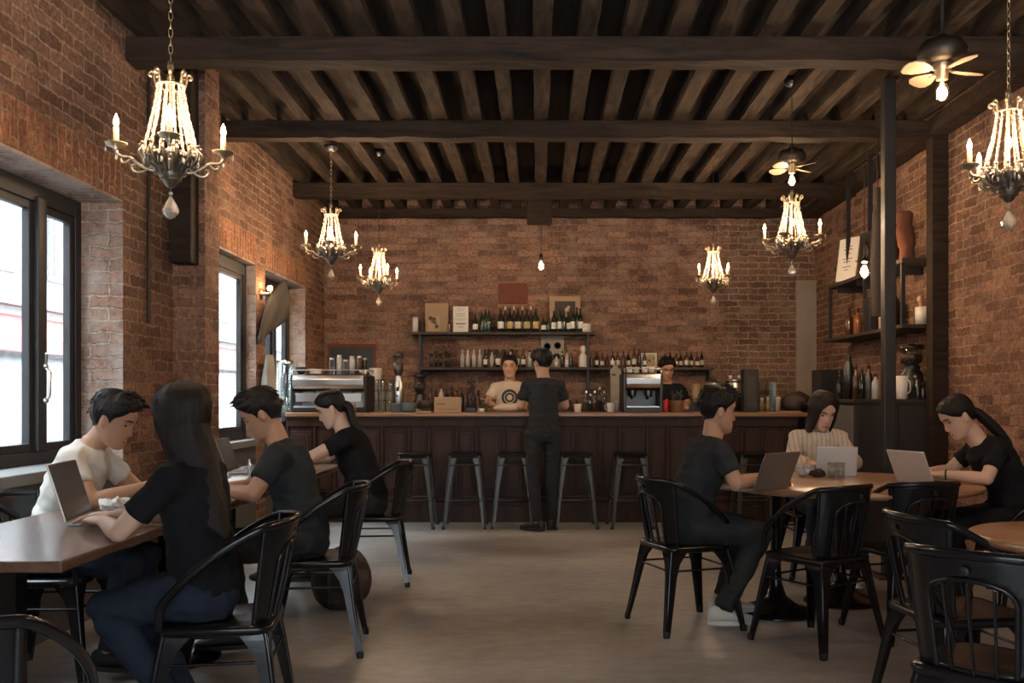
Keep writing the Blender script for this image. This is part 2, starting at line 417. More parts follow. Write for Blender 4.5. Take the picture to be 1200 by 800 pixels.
# ================================================================== the room
XL, XR, YB, YF = -2.5, 3.25, 11.0, -1.6
ZC = 3.57
def slab(name, mat, x0, x1, y0, y1, z0, z1):
    return struct(MB().box(x0, x1, y0, y1, z0, z1).build(name, mat))
slab('floor', 'floor_concrete', XL - .3, XR + .3, YF - .3, YB + .3, -.12, 0)
slab('ceiling', 'board_wood', XL - .3, XR + .3, YF - .3, YB + .3, ZC, ZC + .12)
slab('wall_back', 'brick_back', XL - .3, XR + .3, YB, YB + .3, 0, ZC)
slab('wall_right', 'brick', XR, XR + .3, YF, YB, 0, ZC)
# left wall with three window openings
WINS = [(3.15, 5.66, .25), (6.72, 8.33, .085), (8.62, 10.10, .17)]
SILL, HEAD = .87, 2.43
TH = .34
mb = MB()
def lw(y0, y1, z0, z1, mi=0):
    mb.cur = mi; mb.box(XL - TH, XL, y0, y1, z0, z1)
lw(YF, WINS[0][0], 0, ZC)
lw(WINS[0][1], WINS[1][0], 0, ZC)
mb.box(XL - .16, XL, WINS[1][1], WINS[2][0], 0, ZC)
mb.box(XL - .26, XL, WINS[2][1], YB, 0, ZC)
for (a, b, r) in WINS:
    lw(a, b, HEAD + .23, ZC)
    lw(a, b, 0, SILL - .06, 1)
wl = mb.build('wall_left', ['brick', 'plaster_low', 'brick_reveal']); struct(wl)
# faces that look along y inside an opening, and pier ends, are the paler brick reveal
me = wl.data
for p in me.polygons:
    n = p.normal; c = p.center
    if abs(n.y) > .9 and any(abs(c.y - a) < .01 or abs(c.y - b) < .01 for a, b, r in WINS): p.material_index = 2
for i, (a, b, r) in enumerate(WINS):
    struct(MB().box(XL - TH, XL + .004, a, b, HEAD, HEAD + .23).build('trim_%d' % (i + 1), 'brick_soldier'), 'upright brick course over a window')
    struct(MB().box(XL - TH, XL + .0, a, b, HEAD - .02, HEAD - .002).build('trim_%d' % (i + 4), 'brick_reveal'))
    struct(MB().box(XL - TH, XL + .03, a, b, SILL - .06, SILL).build('trim_%d' % (i + 7), 'concrete_sill', bevel=.006))
# brick pilaster between the first two windows
slab('wall_pilaster', 'brick', XL, -2.28, 6.43, 6.72, 0, ZC)
# plaster pilaster in the back right corner
struct(MB().box(3.02, XR, YB - .06, YB, 0, 2.60).build('trim_10', 'plaster'))
# front wall (behind the viewer) with a wide shop opening
mb = MB()
mb.box(XL - .3, -1.2, YF - .3, YF, 0, ZC); mb.box(2.2, XR + .3, YF - .3, YF, 0, ZC); mb.box(-1.2, 2.2, YF - .3, YF, 2.5, ZC); mb.box(-1.2, 2.2, YF - .3, YF, 0, .7)
struct(mb.build('wall_front', 'brick'))

# windows
def window(n, a, b, rev, mull, latch=False):
    x = XL - rev
    root = bpy.data.objects.new('window_%d' % n, None); COL.objects.link(root); struct(root)
    fw = .07; d0, d1 = x - .07, x
    z0, z1 = SILL, HEAD - .02
    m = MB()
    m.box(d0, d1, a, a + fw, z0, z1).box(d0, d1, b - fw, b, z0, z1)
    m.box(d0, d1, a + fw, b - fw, z0, z0 + fw).box(d0, d1, a + fw, b - fw, z1 - fw - .03, z1)
    ys = [a + fw] + list(mull) + [b - fw]
    for q in mull: m.box(d0 - .01, d1 + .015, q - .045, q + .045, z0 + fw, z1 - fw)
    m.build('window_frame', 'frame_metal', root, bevel=.004)
    for k in range(len(ys) - 1):
        y0 = ys[k] + (.045 if k else 0); y1 = ys[k + 1] - (.045 if k < len(ys) - 2 else 0)
        s = MB(); sw = .045; e0, e1 = d0 + .015, d1 - .012
        s.box(e0, e1, y0, y0 + sw, z0 + fw, z1 - fw - .03).box(e0, e1, y1 - sw, y1, z0 + fw, z1 - fw - .03)
        s.box(e0, e1, y0 + sw, y1 - sw, z0 + fw, z0 + fw + sw).box(e0, e1, y0 + sw, y1 - sw, z1 - fw - .03 - sw, z1 - fw - .03)
        sash = s.build('sash', 'frame_metal', root, bevel=.004)
        g = MB().box(d0 + .03, d0 + .036, y0 + sw, y1 - sw, z0 + fw + sw, z1 - fw - .03 - sw).build('glass_pane', 'pane', sash)
    if latch:
        q = mull[-1]; h = MB()
        h.tube([(d1 + .03, q, 1.22), (d1 + .05, q, 1.24), (d1 + .055, q, 1.38), (d1 + .03, q, 1.40)], .009, 8)
        h.ball((d1 + .03, q, 1.22), .018, seg=8, rn=6); h.ball((d1 + .03, q, 1.41), .016, seg=8, rn=6)
        h.tube([(d1 + .03, q, 1.41), (d1 + .05, q - .03, 1.48)], .008, 8)
        h.build('window_latch', 'steel', root)
    return root
window(1, *WINS[0], mull=(5.19,), latch=True)
window(2, *WINS[1], mull=())
window(3, *WINS[2], mull=(9.5,))

# beams: worn timber, real irregular edges
def timber(name, x0, x1, y0, y1, z0, z1, mat, along='x', amp=.006, step=.12, seed=0):
    L = (x1 - x0) if along == 'x' else (y1 - y0)
    n = max(2, int(L / step)); rs = []
    prof = [(0, 0), (.33, 0), (.66, 0), (1, 0), (1, .5), (1, 1), (0, 1), (0, .5)]
    for i in range(n + 1):
        t = i / n; ring = []
        for (u, w) in prof:
            if along == 'x': p = Vector((x0 + L * t, y0 + (y1 - y0) * u, z0 + (z1 - z0) * w))
            else: p = Vector((x0 + (x1 - x0) * u, y0 + L * t, z0 + (z1 - z0) * w))
            nv = noise.noise_vector(p * 3.1 + Vector((seed, seed * 1.7, 0))) * amp * 1.6 + noise.noise_vector(p * 11 + Vector((seed, 0, 0))) * amp
            if w < .9: p = p + nv
            ring.append(p)
        rs.append(ring)
    m = MB(); m.rings(rs, True, True, False)
    return m.build(name, mat)
BZ0 = EYE + 2.05; BZ1 = EYE + 2.185
for i, (yy, dp) in enumerate(((1.9, .18), (3.8, .18), (5.69, .165), (7.42, .15), (9.58, .17))):
    struct(timber('ceiling_beam', XL - .05, XR + .05, yy, yy + dp, BZ0 - (.01 if i == 2 else 0), BZ1, 'beam_wood', 'x', .008, .1, i * 7.3), 'dark timber cross beam under the joists')
struct(timber('ceiling_beam', XL, XR, YB - .12, YB - .002, BZ0 + .04, BZ1, 'beam_wood', 'x', .006, .1, 55))
struct(timber('ceiling_beam', XR - .16, XR - .004, YF + .01, YB - .13, BZ0 + .02, BZ1, 'beam_wood', 'y', .006, .15, 77))
k = 0
x = .04 - .268 * 9
while x < XR - .1:
    w = .105 * random.uniform(.9, 1.12); xx = x + random.uniform(-.015, .015)
    struct(timber('ceiling_joist', xx - w / 2, xx + w / 2, YF + .005, YB - .005, BZ1 + random.uniform(-.004, .006), ZC + .02, 'joist_wood', 'y', .0045, .10, 100 + k * 3.7), 'rough timber ceiling joist')
    x += .268; k += 1
# centre block where the middle joist crosses the last beam
struct(MB().box(-.11, .15, 9.76, 9.96, 3.06, BZ1).build('trim_11', 'beam_wood', bevel=.01))
# timber upright on the pilaster and a conduit on the wall
struct(MB().box(XL + .035, -2.32, 6.28, 6.43, 2.14, BZ1 - .0).build('trim_12', 'beam_wood', bevel=.006))
struct(MB().tube([(XL + .015, 6.0, 1.71), (XL + .015, 6.0, 3.4)], .011, 8).build('trim_13', 'iron_dark'))
# steel column and the post against the right wall
m = MB(); m.box(2.37, 2.45, 6.41, 6.49, .012, BZ1); m.box(2.31, 2.51, 6.35, 6.55, 0, .012)
struct(m.build('column_steel', 'column_metal', bevel=.008), 'dark steel column rising behind the round table')
struct(MB().box(XR - .13, XR - .002, 7.42, 7.54, 0, BZ0 + .02).build('column_post', 'beam_wood', bevel=.006), 'dark post against the right wall')
# vertical slim posts hanging the right hand shelves
for yy in (8.5, 9.1):
    struct(MB().box(3.0, 3.035, yy, yy + .035, 2.38, BZ1).build('trim_rod', 'frame_metal'))

# ================================================================== outside
struct(MB().box(-30, XL - TH, -12, 60, -.25, -.12).build('ground_street', 'ext_pave'))
bd = thing('street_building', 'pale building across the street with tall windows and a red awning', 'building', (-9.5, 8, -.12))
m = MB(); m.box(-1.5, 0, -14, 40, 0, 9); m.build('wall', 'ext_white', bd)
mw = [(-6 + q * 2.4) for q in range(18)]
for q in mw:
    f = MB().box(0, .07, q - .62, q + .62, 3.6, 6.1).build('window', 'ext_white', bd, bevel=.01)
    MB().box(.07, .085, q - .5, q + .5, 3.72, 5.98).build('pane', 'ext_glass', f)
    g = MB().box(0, .05, q - .95, q + .95, 0.1, 2.1).build('shop_window', 'ext_glass', bd)
MB().box(0, .25, -14, 40, 3.0, 3.3).build('cornice', 'ext_white', bd)
MB().box(0, .35, -14, 40, 6.7, 7.0).build('cornice', 'ext_white', bd)
m = MB(); m.add([(0, -9, 2.85), (0, 22, 2.85), (1.1, 22, 2.35), (1.1, -9, 2.35), (1.1, 22, 2.1), (1.1, -9, 2.1), (0, 22, 2.1), (0, -9, 2.1)], [(0, 1, 2, 3), (3, 2, 4, 5), (0, 3, 5, 7), (1, 6, 4, 2)])
m.build('awning', 'ext_red', bd)
fb = thing('street_building', 'pale facade added unseen behind the viewer to shape the front light', 'building', (0, -11, -.12))  # added facade, never in view: cuts sky glare and bounces fill indoors
m = MB(); m.box(-16, 16, -1, 0, 0, 6.2); m.build('wall', 'ext_fill', fb)
for q in range(9):
    MB().box(-13 + q * 3.2, -11.6 + q * 3.2, 0, .08, 3.4, 5.6).build('window', 'ext_glass', fb); MB().box(-13.3 + q * 3.2, -11.3 + q * 3.2, 0, .08, .3, 2.4).build('shop_window', 'ext_glass', fb)
car = thing('parked_car', 'white car parked in the street outside the first window', 'car', (-6.6, 8.2, -.12), R(90))
m = MB()
prof = [(-2.1, .35), (-2.15, .75), (-1.5, .95), (-.9, 1.38), (.7, 1.42), (1.4, .98), (2.1, .85), (2.2, .4)]
rs = []
for yy, sc_ in ((-.86, .9), (-.8, 1), (-.4, 1.02), (.4, 1.02), (.8, 1), (.86, .9)):
    rs.append([Vector((x_, yy * (1 if z_ < 1 else .82), .35 + (z_ - .35) * sc_)) for x_, z_ in prof])
m.rings(rs, True, True, True); m.build('body', 'car_paint', car)
MB().prism([(-1.35, .98), (-.85, 1.33), (.65, 1.36), (1.2, 1.0)], -.79, .79).build('side_windows', 'ext_glass', car)
for wx in (-1.35, 1.35):
    for wy in (-.86, .70):
        MB().lathe([(.1, 0), (.31, .01), (.33, .06), (.33, .14), (.1, .16)], 20, (wx, wy, .33), Matrix.Rotation(-PI / 2, 4, 'X')).build('wheel', 'rubber', car)

# ================================================================== chairs and stools
def make_chair():
    c = thing('metal_armchair', 'x', 'chair')
    # seat: square dished sheet with rounded corners and a folded skirt
    def sq(h, r, z, n=5, yo=0, tp=1.0):
        pts = []
        for (sx, sy, a0) in ((1, 1, 0), (-1, 1, 90), (-1, -1, 180), (1, -1, 270)):
            for k in range(n):
                a = R(a0 + 90 * k / (n - 1))
                hx = h * (tp if sy < 0 else 1)
                pts.append(Vector((sx * (hx - r) + r * math.cos(a), sy * (h - r) + r * math.sin(a) + yo, z)))
        return pts
    m = MB()
    m.rings([sq(.170, .05, .418), sq(.192, .055, .428), sq(.196, .058, .445), sq(.190, .055, .455), sq(.165, .05, .456), sq(.08, .03, .448), sq(.01, .005, .446)], True, True, True)
    m.build('seat', 'black_metal', c)
    for sx in (-1, 1):
        for sy in (-1, 1):
            m = MB(); secs = []
            for (z, o, w) in ((.432, .172, .105), (.405, .178, .085), (.365, .184, .060), (.30, .193, .046), (.2, .208, .040), (.1, .224, .034), (.03, .236, .030), (.0, .238, .026)):
                if sy < 0: o = o + .004
                t = .011; a = o; b = o - w
                # L section (folded sheet)
                sec = [(a, a), (a, b), (a - t, b), (a - t, a - t), (b, a - t), (b, a)]
                secs.append([Vector((sx * u, sy * v, z)) for u, v in sec])
            m.rings(secs, True, True, False)
            # rolled rib on the corner and rubber foot
            m.tube([(sx * (.168), sy * (.168), .43), (sx * .186, sy * .186, .33), (sx * .232, sy * .232, .015)], [.012, .010, .009], 8)
            lg = m.build('leg', 'black_metal', c)
            MB().lathe([(.013, 0), (.016, .004), (.016, .03), (.012, .034)], 10, (sx * .231, sy * .231, -.0)).build('rubber_foot', 'rubber', lg)
    m = MB()
    for a in (-1, 1):
        m.tube([(a * .185, -.185, .33), (a * .185, .185, .33)], .006, 6); m.tube([(-.185, a * .185, .33), (.185, a * .185, .33)], .006, 6)
    m.build('stretcher', 'black_metal', c)
    # back sheet curved round the sitter, with an arched opening
    NU, NV = 28, 20
    def bp(u, v, off=0):        # u -1..1 , v 0..1
        z = .455 + v * .345
        spread = .165 + .03 * v
        x = spread * math.sin(u * 1.15) / math.sin(1.15)
        y = -.185 - .075 * v + (.055 + .035 * v) * (1 - math.cos(u * 1.15)) / (1 - math.cos(1.15)) - off
        return Vector((x, y, z))
    m = MB(); keep = []
    def hole(u, v):
        au = abs(u) * .9
        if v < .04: return False
        if au < .50 and v < .62: return True
        if v >= .62 and (au / .50) ** 2 + ((v - .62) / .17) ** 2 < 1: return True
        return False
    vs = []; fs = []
    for off in (0, .004):
        for i in range(NV + 1):
            for j in range(NU + 1):
                vs.append(bp(-1 + 2 * j / NU, i / NV, off))
    W = NU + 1; H = (NV + 1) * W
    cells = {(i, j) for i in range(NV) for j in range(NU) if not hole(-1 + 2 * (j + .5) / NU, (i + .5) / NV)}
    for (i, j) in cells:
        a, b_, c_, d = i * W + j, i * W + j + 1, (i + 1) * W + j + 1, (i + 1) * W + j
        fs.append((a, b_, c_, d)); fs.append((a + H, d + H, c_ + H, b_ + H))
        for (di, dj, e0, e1) in ((-1, 0, a, b_), (1, 0, c_, d), (0, -1, d, a), (0, 1, b_, c_)):
            if (i + di, j + dj) not in cells: fs.append((e1, e0, e0 + H, e1 + H))
    m.add(vs, fs, True); m.build('backrest', 'black_metal', c)
    # arch rib
    pts = []
    for k in range(0, 9): pts.append(bp(-.56, .02 + .6 * k / 8, .004))
    for k in range(1, 12):
        a = PI - PI * k / 12; pts.append(bp(.56 * math.cos(a), .62 + .185 * math.sin(a), .004))
    for k in range(8, -1, -1): pts.append(bp(.56, .02 + .6 * k / 8, .004))
    MB().tube(pts, .0075, 8).build('back_arch', 'black_metal', c)
    for u, vt in ((-.3, .74), (0, .79), (.3, .74)):
        MB().tube([bp(u, .01, .001), bp(u, .3, .003), bp(u, vt, .001)], .0085, 8, flat=(.5, 1)).build('slat', 'black_metal', c)
    # stiles, and the arm rail that sweeps round the back
    for sx in (-1, 1):
        MB().tube([bp(sx * .99, .0), bp(sx * .99, .5), bp(sx * .99, 1)], .010, 8).build('stile', 'black_metal', c)
    half = [bp(0, 1.0) + Vector((0, 0, .005)), bp(.4, 1.0) + Vector((0, 0, .003)), bp(.8, .99), bp(1, .97) + Vector((.012, .01, -.002)), Vector((.225, -.06, .735)), Vector((.232, .03, .672)), Vector((.226, .11, .60)), Vector((.205, .165, .535)), Vector((.188, .178, .45))]
    path = [Vector((-p.x, p.y, p.z)) for p in reversed(half[1:])] + half
    MB().tube(catmull(path, 5), .0125, 10, flat=(.75, 1.15)).build('arm_rail', 'black_metal', c)
    MB().lathe([(.006, 0), (.013, .002), (.013, .006), (.006, .007)], 12, bp(0, .88, .010), Matrix.Rotation(PI / 2, 4, 'X')).build('badge', 'frame_metal', c)
    return c
chair0 = make_chair(); used = [False]
CH = [
 ((-1.24, 2.03), 4, 'black metal armchair at the bottom left corner, empty, nearest the viewer', 'empty chairs'),
 ((-1.13, 3.38), 98, 'black metal armchair under the long-haired woman at the left table', None),
 ((-1.10, 4.66), 97, 'black metal armchair under the short-haired man in dark t-shirt at the left table', None),
 ((-1.10, 6.32), 96, 'black metal armchair under the farthest ponytailed person at the left table', None),
 ((-2.16, 4.20), -88, 'black metal armchair below the first window behind the man in white', None),
 ((.80, 5.12), -70, 'black metal armchair under the man at the left side of the round table', None),
 ((1.41, 4.74), 34, 'empty black metal armchair turned away at the front of the round table', None),
 ((1.93, 4.94), 12, 'empty black metal armchair with its arched back against the round table edge', None),
 ((2.80, 5.42), 88, 'black metal armchair under the woman by the right brick wall', None),
 ((1.93, 6.52), 180, 'black metal armchair under the woman in the cream shirt', None),
 ((1.57, 3.50), -80, 'black metal armchair facing the small side table, behind the nearest right chair', None),
 ((1.36, 2.78), -44, 'black metal armchair at the bottom right corner with arched slatted back', None),
]
for (x_, y_), rz, lb, g in CH:
    place(chair0, used, (x_, y_, 0), R(rz), lb, 'black metal armchairs')

def make_stool():
    c = thing('bar_stool', 'x', 'stool')
    h = .715
    m = MB()
    def sqr(hh, z): return [Vector((sx * hh, sy * hh, z)) for sx, sy in ((1, .8), (.8, 1), (-.8, 1), (-1, .8), (-1, -.8), (-.8, -1), (.8, -1), (1, -.8))]
    m.rings([sqr(.145, h - .05), sqr(.15, h - .01), sqr(.143, h), sqr(.10, h - .003)], True, True, False); m.build('seat', 'black_metal', c)
    for sx in (-1, 1):
        for sy in (-1, 1):
            m = MB(); secs = []
            for (z, o, w) in ((h - .02, .135, .07), (h - .1, .142, .05), (.4, .165, .036), (.0, .20, .026)):
                t = .01; a = o; b = o - w
                secs.append([Vector((sx * u, sy * v, z)) for u, v in [(a, a), (a, b), (a - t, b), (a - t, a - t), (b, a - t), (b, a)]])
            m.rings(secs, True, True, False); m.tube([(sx * .136, sy * .136, h - .03), (sx * .196, sy * .196, .005)], .009, 8)
            lg = m.build('leg', 'stool_metal', c)
            MB().lathe([(.012, 0), (.015, .003), (.015, .025), (.01, .03)], 8, (sx * .195, sy * .195, 0)).build('rubber_foot', 'rubber', lg)
    for z, o, nm in ((.27, .172, 'footrest'), (.60, .146, 'brace')):
        MB().tube([(-o, -o, z), (o, -o, z), (o, o, z), (-o, o, z)], .0085, 8, closed=True).build(nm, 'stool_metal', c)
    return c
st0 = make_stool(); used = [False]
ST = [(-1.17, 'bar stool at the left end of the row, partly behind a seated person'), (-.69, 'bar stool fully in view left of the standing customer'), (-.23, 'bar stool partly hidden by the leg of the standing customer'),
      (.36, 'bar stool directly right of the standing customer'), (.88, 'bar stool second to the right of the standing customer'), (2.06, 'bar stool behind the round table between two seated people')]
for x_, lb in ST: place(st0, used, (x_, 8.97, 0), R(random.uniform(-3, 3)), 'dark metal ' + lb, 'bar stools')

# ================================================================== tables
def left_table(lab, y0, y1, peds):
    t = thing('dining_table', lab, 'table', (-1.75, (y0 + y1) / 2, 0)); h = (y1 - y0) / 2
    MB().box(-.34, .33, -h, h, .715, .75).build('tabletop', 'table_dark', t, bevel=.006)
    for py in peds:
        yy = py - (y0 + y1) / 2
        m = MB(); m.box(-.035, .035, yy - .035, yy + .035, .02, .70); m.lathe([(.24, 0), (.24, .012), (.20, .025), (.05, .04)], 28, (0, yy, 0)); m.box(-.25, .25, yy - .04, yy + .04, .695, .715)
        m.build('pedestal', 'black_metal', t)
    return t
left_table('long dark wood table at the front left with an open laptop on it', 2.80, 4.80, (3.12, 4.45))
left_table('dark wood table farther along the left wall behind the first', 4.83, 6.85, (5.3, 6.5))
rt = thing('round_table', 'large round oak table on two black pedestals, three people around it', 'table', (1.80, 5.46, 0))
MB().lathe([(.0, .712), (.70, .712), (.725, .72), (.73, .73), (.73, .742), (.722, .75), (0, .75)], 96, caps=False).build('tabletop', 'table_oak', rt)
for px_, py_ in ((-.43, -.06), (.03, .22)):
    MB().lathe([(.215, 0), (.215, .012), (.19, .03), (.12, .055), (.06, .10), (.036, .17), (.03, .25), (.03, .66), (.05, .68), (.12, .70), (.12, .712)], 32, (px_, py_, 0)).build('pedestal', 'black_metal', rt)
r2 = thing('side_table', 'small round oak table cut off by the right edge of the picture', 'table', (1.95, 3.33, 0))
MB().lathe([(.0, .714), (.37, .714), (.385, .722), (.39, .73), (.385, .745), (.375, .75), (0, .75)], 64, caps=False).build('tabletop', 'table_oak', r2)
MB().lathe([(.20, 0), (.20, .012), (.17, .03), (.06, .07), (.03, .15), (.028, .66), (.10, .70), (.10, .714)], 28).build('pedestal', 'black_metal', r2)

# ================================================================== bar
BY0, BY1 = 9.30, 9.92
bar = thing('bar_counter', 'long dark panelled wooden bar counter with a lighter wooden top', 'counter', (.1, 9.3, 0))
bx0, bx1 = XL + .01 - .1, 2.58 - .1
MB().box(bx0, bx1 + .1, -.06, BY1 - BY0, 1.045, 1.085).build('countertop', 'bar_top', bar, bevel=.008)
m = MB(); m.box(bx0, bx1, .02, BY1 - BY0 - .03, .0, 1.045)
m.box(bx0, bx1, -.012, .02, .0, .16); m.box(bx0, bx1, -.006, .02, .16, .20); m.box(bx0, bx1, -.018, .02, .215, .25)
m.box(bx0, bx1, -.01, .02, .95, 1.045); m.box(bx0, bx1, -.03, .02, 1.02, 1.045)
m.build('front', 'bar_front', bar, bevel=.003)
x = bx0; k = 0
while x < bx1 - .1:
    w = (.27, .20)[k % 2]
    x1 = min(x + w, bx1)
    m = MB(); m.box(x, x + .022, -.004, .02, .25, .95)
    m.box(x + .045, x1 - .02, -.002, .02, .30, .90); m.box(x + .065, x1 - .042, -.012, .02, .33, .87)
    m.build('panel', 'bar_front', bar, bevel=.004)
    x = x1; k += 1

# back counter
bc = thing('back_counter', 'dark low counter along the back wall behind the bar', 'counter', (.6, 10.76, 0))
MB().box(-2.6, 2.08, -.22, .23, .86, .90).build('countertop', 'shelf_wood', bc, bevel=.004)
m = MB(); m.box(-2.58, 2.06, -.19, .23, 0, .86); m.build('body', 'cabinet_dark', bc)
for q in range(7): MB().box(-2.5 + q * .61, -1.93 + q * .61, -.205, -.19, .08, .82).build('door', 'cabinet_dark', bc, bevel=.004)

# shelves on back wall
def shelf_unit():
    s = thing('wall_shelf', 'two tier dark shelf rack on the back wall crowded with bottles', 'shelf', (-.4, 10.87, 0))
    MB().box(-1.06, 1.06, -.12, .12, 1.955, 1.985).build('board', 'shelf_wood', s, bevel=.003)
    MB().box(-.96, 2.42, -.12, .12, 1.55, 1.58).build('board', 'shelf_wood', s, bevel=.003)
    for x_ in (-.95, .98, 2.38):
        m = MB()
        top = 1.955 if x_ < 2 else 1.55
        m.box(x_ - .012, x_ + .012, -.11, -.086, .90, top); m.box(x_ - .012, x_ + .012, .09, .114, .90, top)
        for z in (1.2, 1.5): m.box(x_ - .008, x_ + .008, -.09, .10, z, z + .016)
        m.build('upright', 'frame_metal', s)
    return s
shelf_unit()

# right side cabinet and shelves
cab = thing('side_cabinet', 'tall dark cabinet at the right behind the steel column, window light painted on its left side', 'cabinet', (2.9, 7.56, 0))
MB().box(-.34, .345, 0, .68, .04, 1.19).build('body', 'cabinet_dark', cab, bevel=.004)
MB().box(-.36, .345, -.015, .70, 1.19, 1.22).build('countertop', 'cabinet_dark', cab, bevel=.004)
MB().box(-.352, -.34, .02, .66, .07, 1.17).build('side_panel', 'cabinet_lit', cab, bevel=.004)  # lighter colour paints window light onto the left face
for q in range(2):
    dd = MB().box(-.33 + q * .34, -.005 + q * .34, -.015, 0, .07, 1.17).build('door', 'cabinet_dark', cab, bevel=.004)
c2 = thing('low_cabinet', 'dark counter along the right wall leading back to the bar', 'cabinet', (3.0, 8.3, 0))
MB().box(-.24, .245, 0, 2.5, 0, 1.15).build('body', 'cabinet_dark', c2, bevel=.004)
MB().box(-.26, .245, -.01, 2.5, 1.15, 1.18).build('countertop', 'shelf_wood', c2, bevel=.004)
sh = thing('side_shelf', 'upper dark wall shelf on the right brick wall', 'shelf', (3.1, 7.6, 2.33))
MB().box(-.15, .148, 0, 1.95, 0, .035).build('board', 'shelf_wood', sh, bevel=.003)
for q in (.3, 1.1, 1.7): MB().box(-.13, .148, q, q + .025, -.06, 0).build('bracket', 'frame_metal', sh)
sh = thing('side_shelf', 'lower wall shelf on the right brick wall holding amber bottles', 'shelf', (3.1, 7.6, 1.80))
MB().box(-.15, .148, 0, 2.1, 0, .03).build('board', 'shelf_wood', sh, bevel=.003)
for q in (.02, .9, 1.9): MB().box(-.145, -.115, q, q + .03, .03, .53).build('upright', 'frame_metal', sh)
# ================================================================== people
HEADP = [(-.120, .066, .020, .020), (-.112, .078, .004, .036), (-.098, .084, -.016, .048), (-.080, .084, -.042, .056), (-.062, .083, -.058, .062), (-.040, .083, -.074, .067),
         (-.015, .082, -.086, .0705), (.010, .083, -.094, .073), (.035, .088, -.099, .075), (.060, .085, -.098, .0735), (.083, .072, -.089, .066), (.100, .050, -.070, .052), (.110, .024, -.044, .034), (.1155, -.002, -.018, .012)]
def hp(z):
    z = max(HEADP[0][0], min(HEADP[-1][0], z))
    for a, b in zip(HEADP, HEADP[1:]):
        if z <= b[0]:
            t = (z - a[0]) / (b[0] - a[0]); t = t
            return [a[i] + (b[i] - a[i]) * t for i in (1, 2, 3)]
    return HEADP[-1][1:]
def gs(d, s): return math.exp(-(d / s) ** 2)
def head_pt(t, z):          # t angle from the face direction, +x = right
    f, b, w = hp(z)
    yc = (f + b) / 2; ry = (f - b) / 2
    x = w * math.sin(t) * (abs(math.sin(t)) ** -.12 if abs(math.sin(t)) > .01 else 1)
    y = yc + ry * math.cos(t)
    if math.cos(t) > 0:
        nz = [(-.060, 0), (-.050, .004), (-.043, .016), (-.034, .0225), (-.022, .018), (-.005, .011), (.010, .006), (.022, .003), (.035, 0)]
        A = 0
        for (z0, a0), (z1, a1) in zip(nz, nz[1:]):
            if z0 <= z <= z1: A = a0 + (a1 - a0) * (z - z0) / (z1 - z0)
        wd = .0085 + .006 * gs(z + .038, .012)
        y += A * gs(x, wd)
        y += .006 * gs(z + .066, .006) * gs(x, .02) + .006 * gs(z + .079, .006) * gs(x, .018) - .004 * gs(z + .0725, .003) * gs(x, .02)
        y += .006 * gs(z + .106, .012) * gs(x, .02)
        y -= .010 * (gs(x - .030, .014) + gs(x + .030, .014)) * gs(z - .004, .012)
        y += .004 * (gs(x - .030, .02) + gs(x + .030, .02)) * gs(z - .028, .008)
        y += .004 * (gs(x - .045, .018) + gs(x + .045, .018)) * gs(z + .022, .018)
    return Vector((x, y, z))

def bake(mb, name, voxel, mats, smooth=4, parent=None, disp=0, dsize=.12, noise_seed=0, factor=.5):
    me = mb.mesh(name + '_src')
    o = bpy.data.objects.new('tmp', me); COL.objects.link(o)
    r = o.modifiers.new('r', 'REMESH'); r.mode = 'VOXEL'; r.voxel_size = voxel; r.use_smooth_shade = True
    if smooth:
        s = o.modifiers.new('s', 'SMOOTH'); s.iterations = smooth; s.factor = factor
    bpy.context.view_layer.update()
    dg = bpy.context.evaluated_depsgraph_get()
    nm = bpy.data.meshes.new_from_object(o.evaluated_get(dg))
    bpy.data.objects.remove(o); bpy.data.meshes.remove(me)
    nm.name = name
    if disp:
        off = Vector((noise_seed * 3.3, noise_seed, 0))
        for v, n in zip(nm.vertices, [x.vector.copy() for x in nm.vertex_normals]):
            p = v.co
            q = Vector((p.x / dsize, p.y / dsize, p.z / dsize * 1.25)) + off
            d = noise.noise(q) + .5 * noise.noise(q * 2.1)
            # ridged folds
            d2 = 1 - abs(noise.noise(q * 1.3 + Vector((7, 0, 0)))) * 2.4
            v.co = p + n * disp * (d * .6 + d2 * .5)
    nm.polygons.foreach_set('use_smooth', [True] * len(nm.polygons))
    nm.materials.clear()
    for m in mats: nm.materials.append(MATS[m])
    b = bpy.data.objects.new(name, nm); COL.objects.link(b)
    if parent is not None: b.parent = parent
    return b

def ell_loft(mb, secs, seg=20):
    """secs: (centre, rx, ry) with rings roughly perpendicular to the spine, x axis sideways"""
    cs = [Vector(s[0]) for s in secs]; rs = []
    for i, (c, rx, ry) in enumerate(secs):
        t = (cs[min(i + 1, len(cs) - 1)] - cs[max(i - 1, 0)]).normalized()
        xs = Vector((1, 0, 0)); xs = (xs - t * xs.dot(t)).normalized(); ys = t.cross(xs)
        rs.append([cs[i] + xs * rx * math.cos(2 * PI * k / seg) + ys * ry * math.sin(2 * PI * k / seg) for k in range(seg)])
    mb.rings(rs, True, True, True)

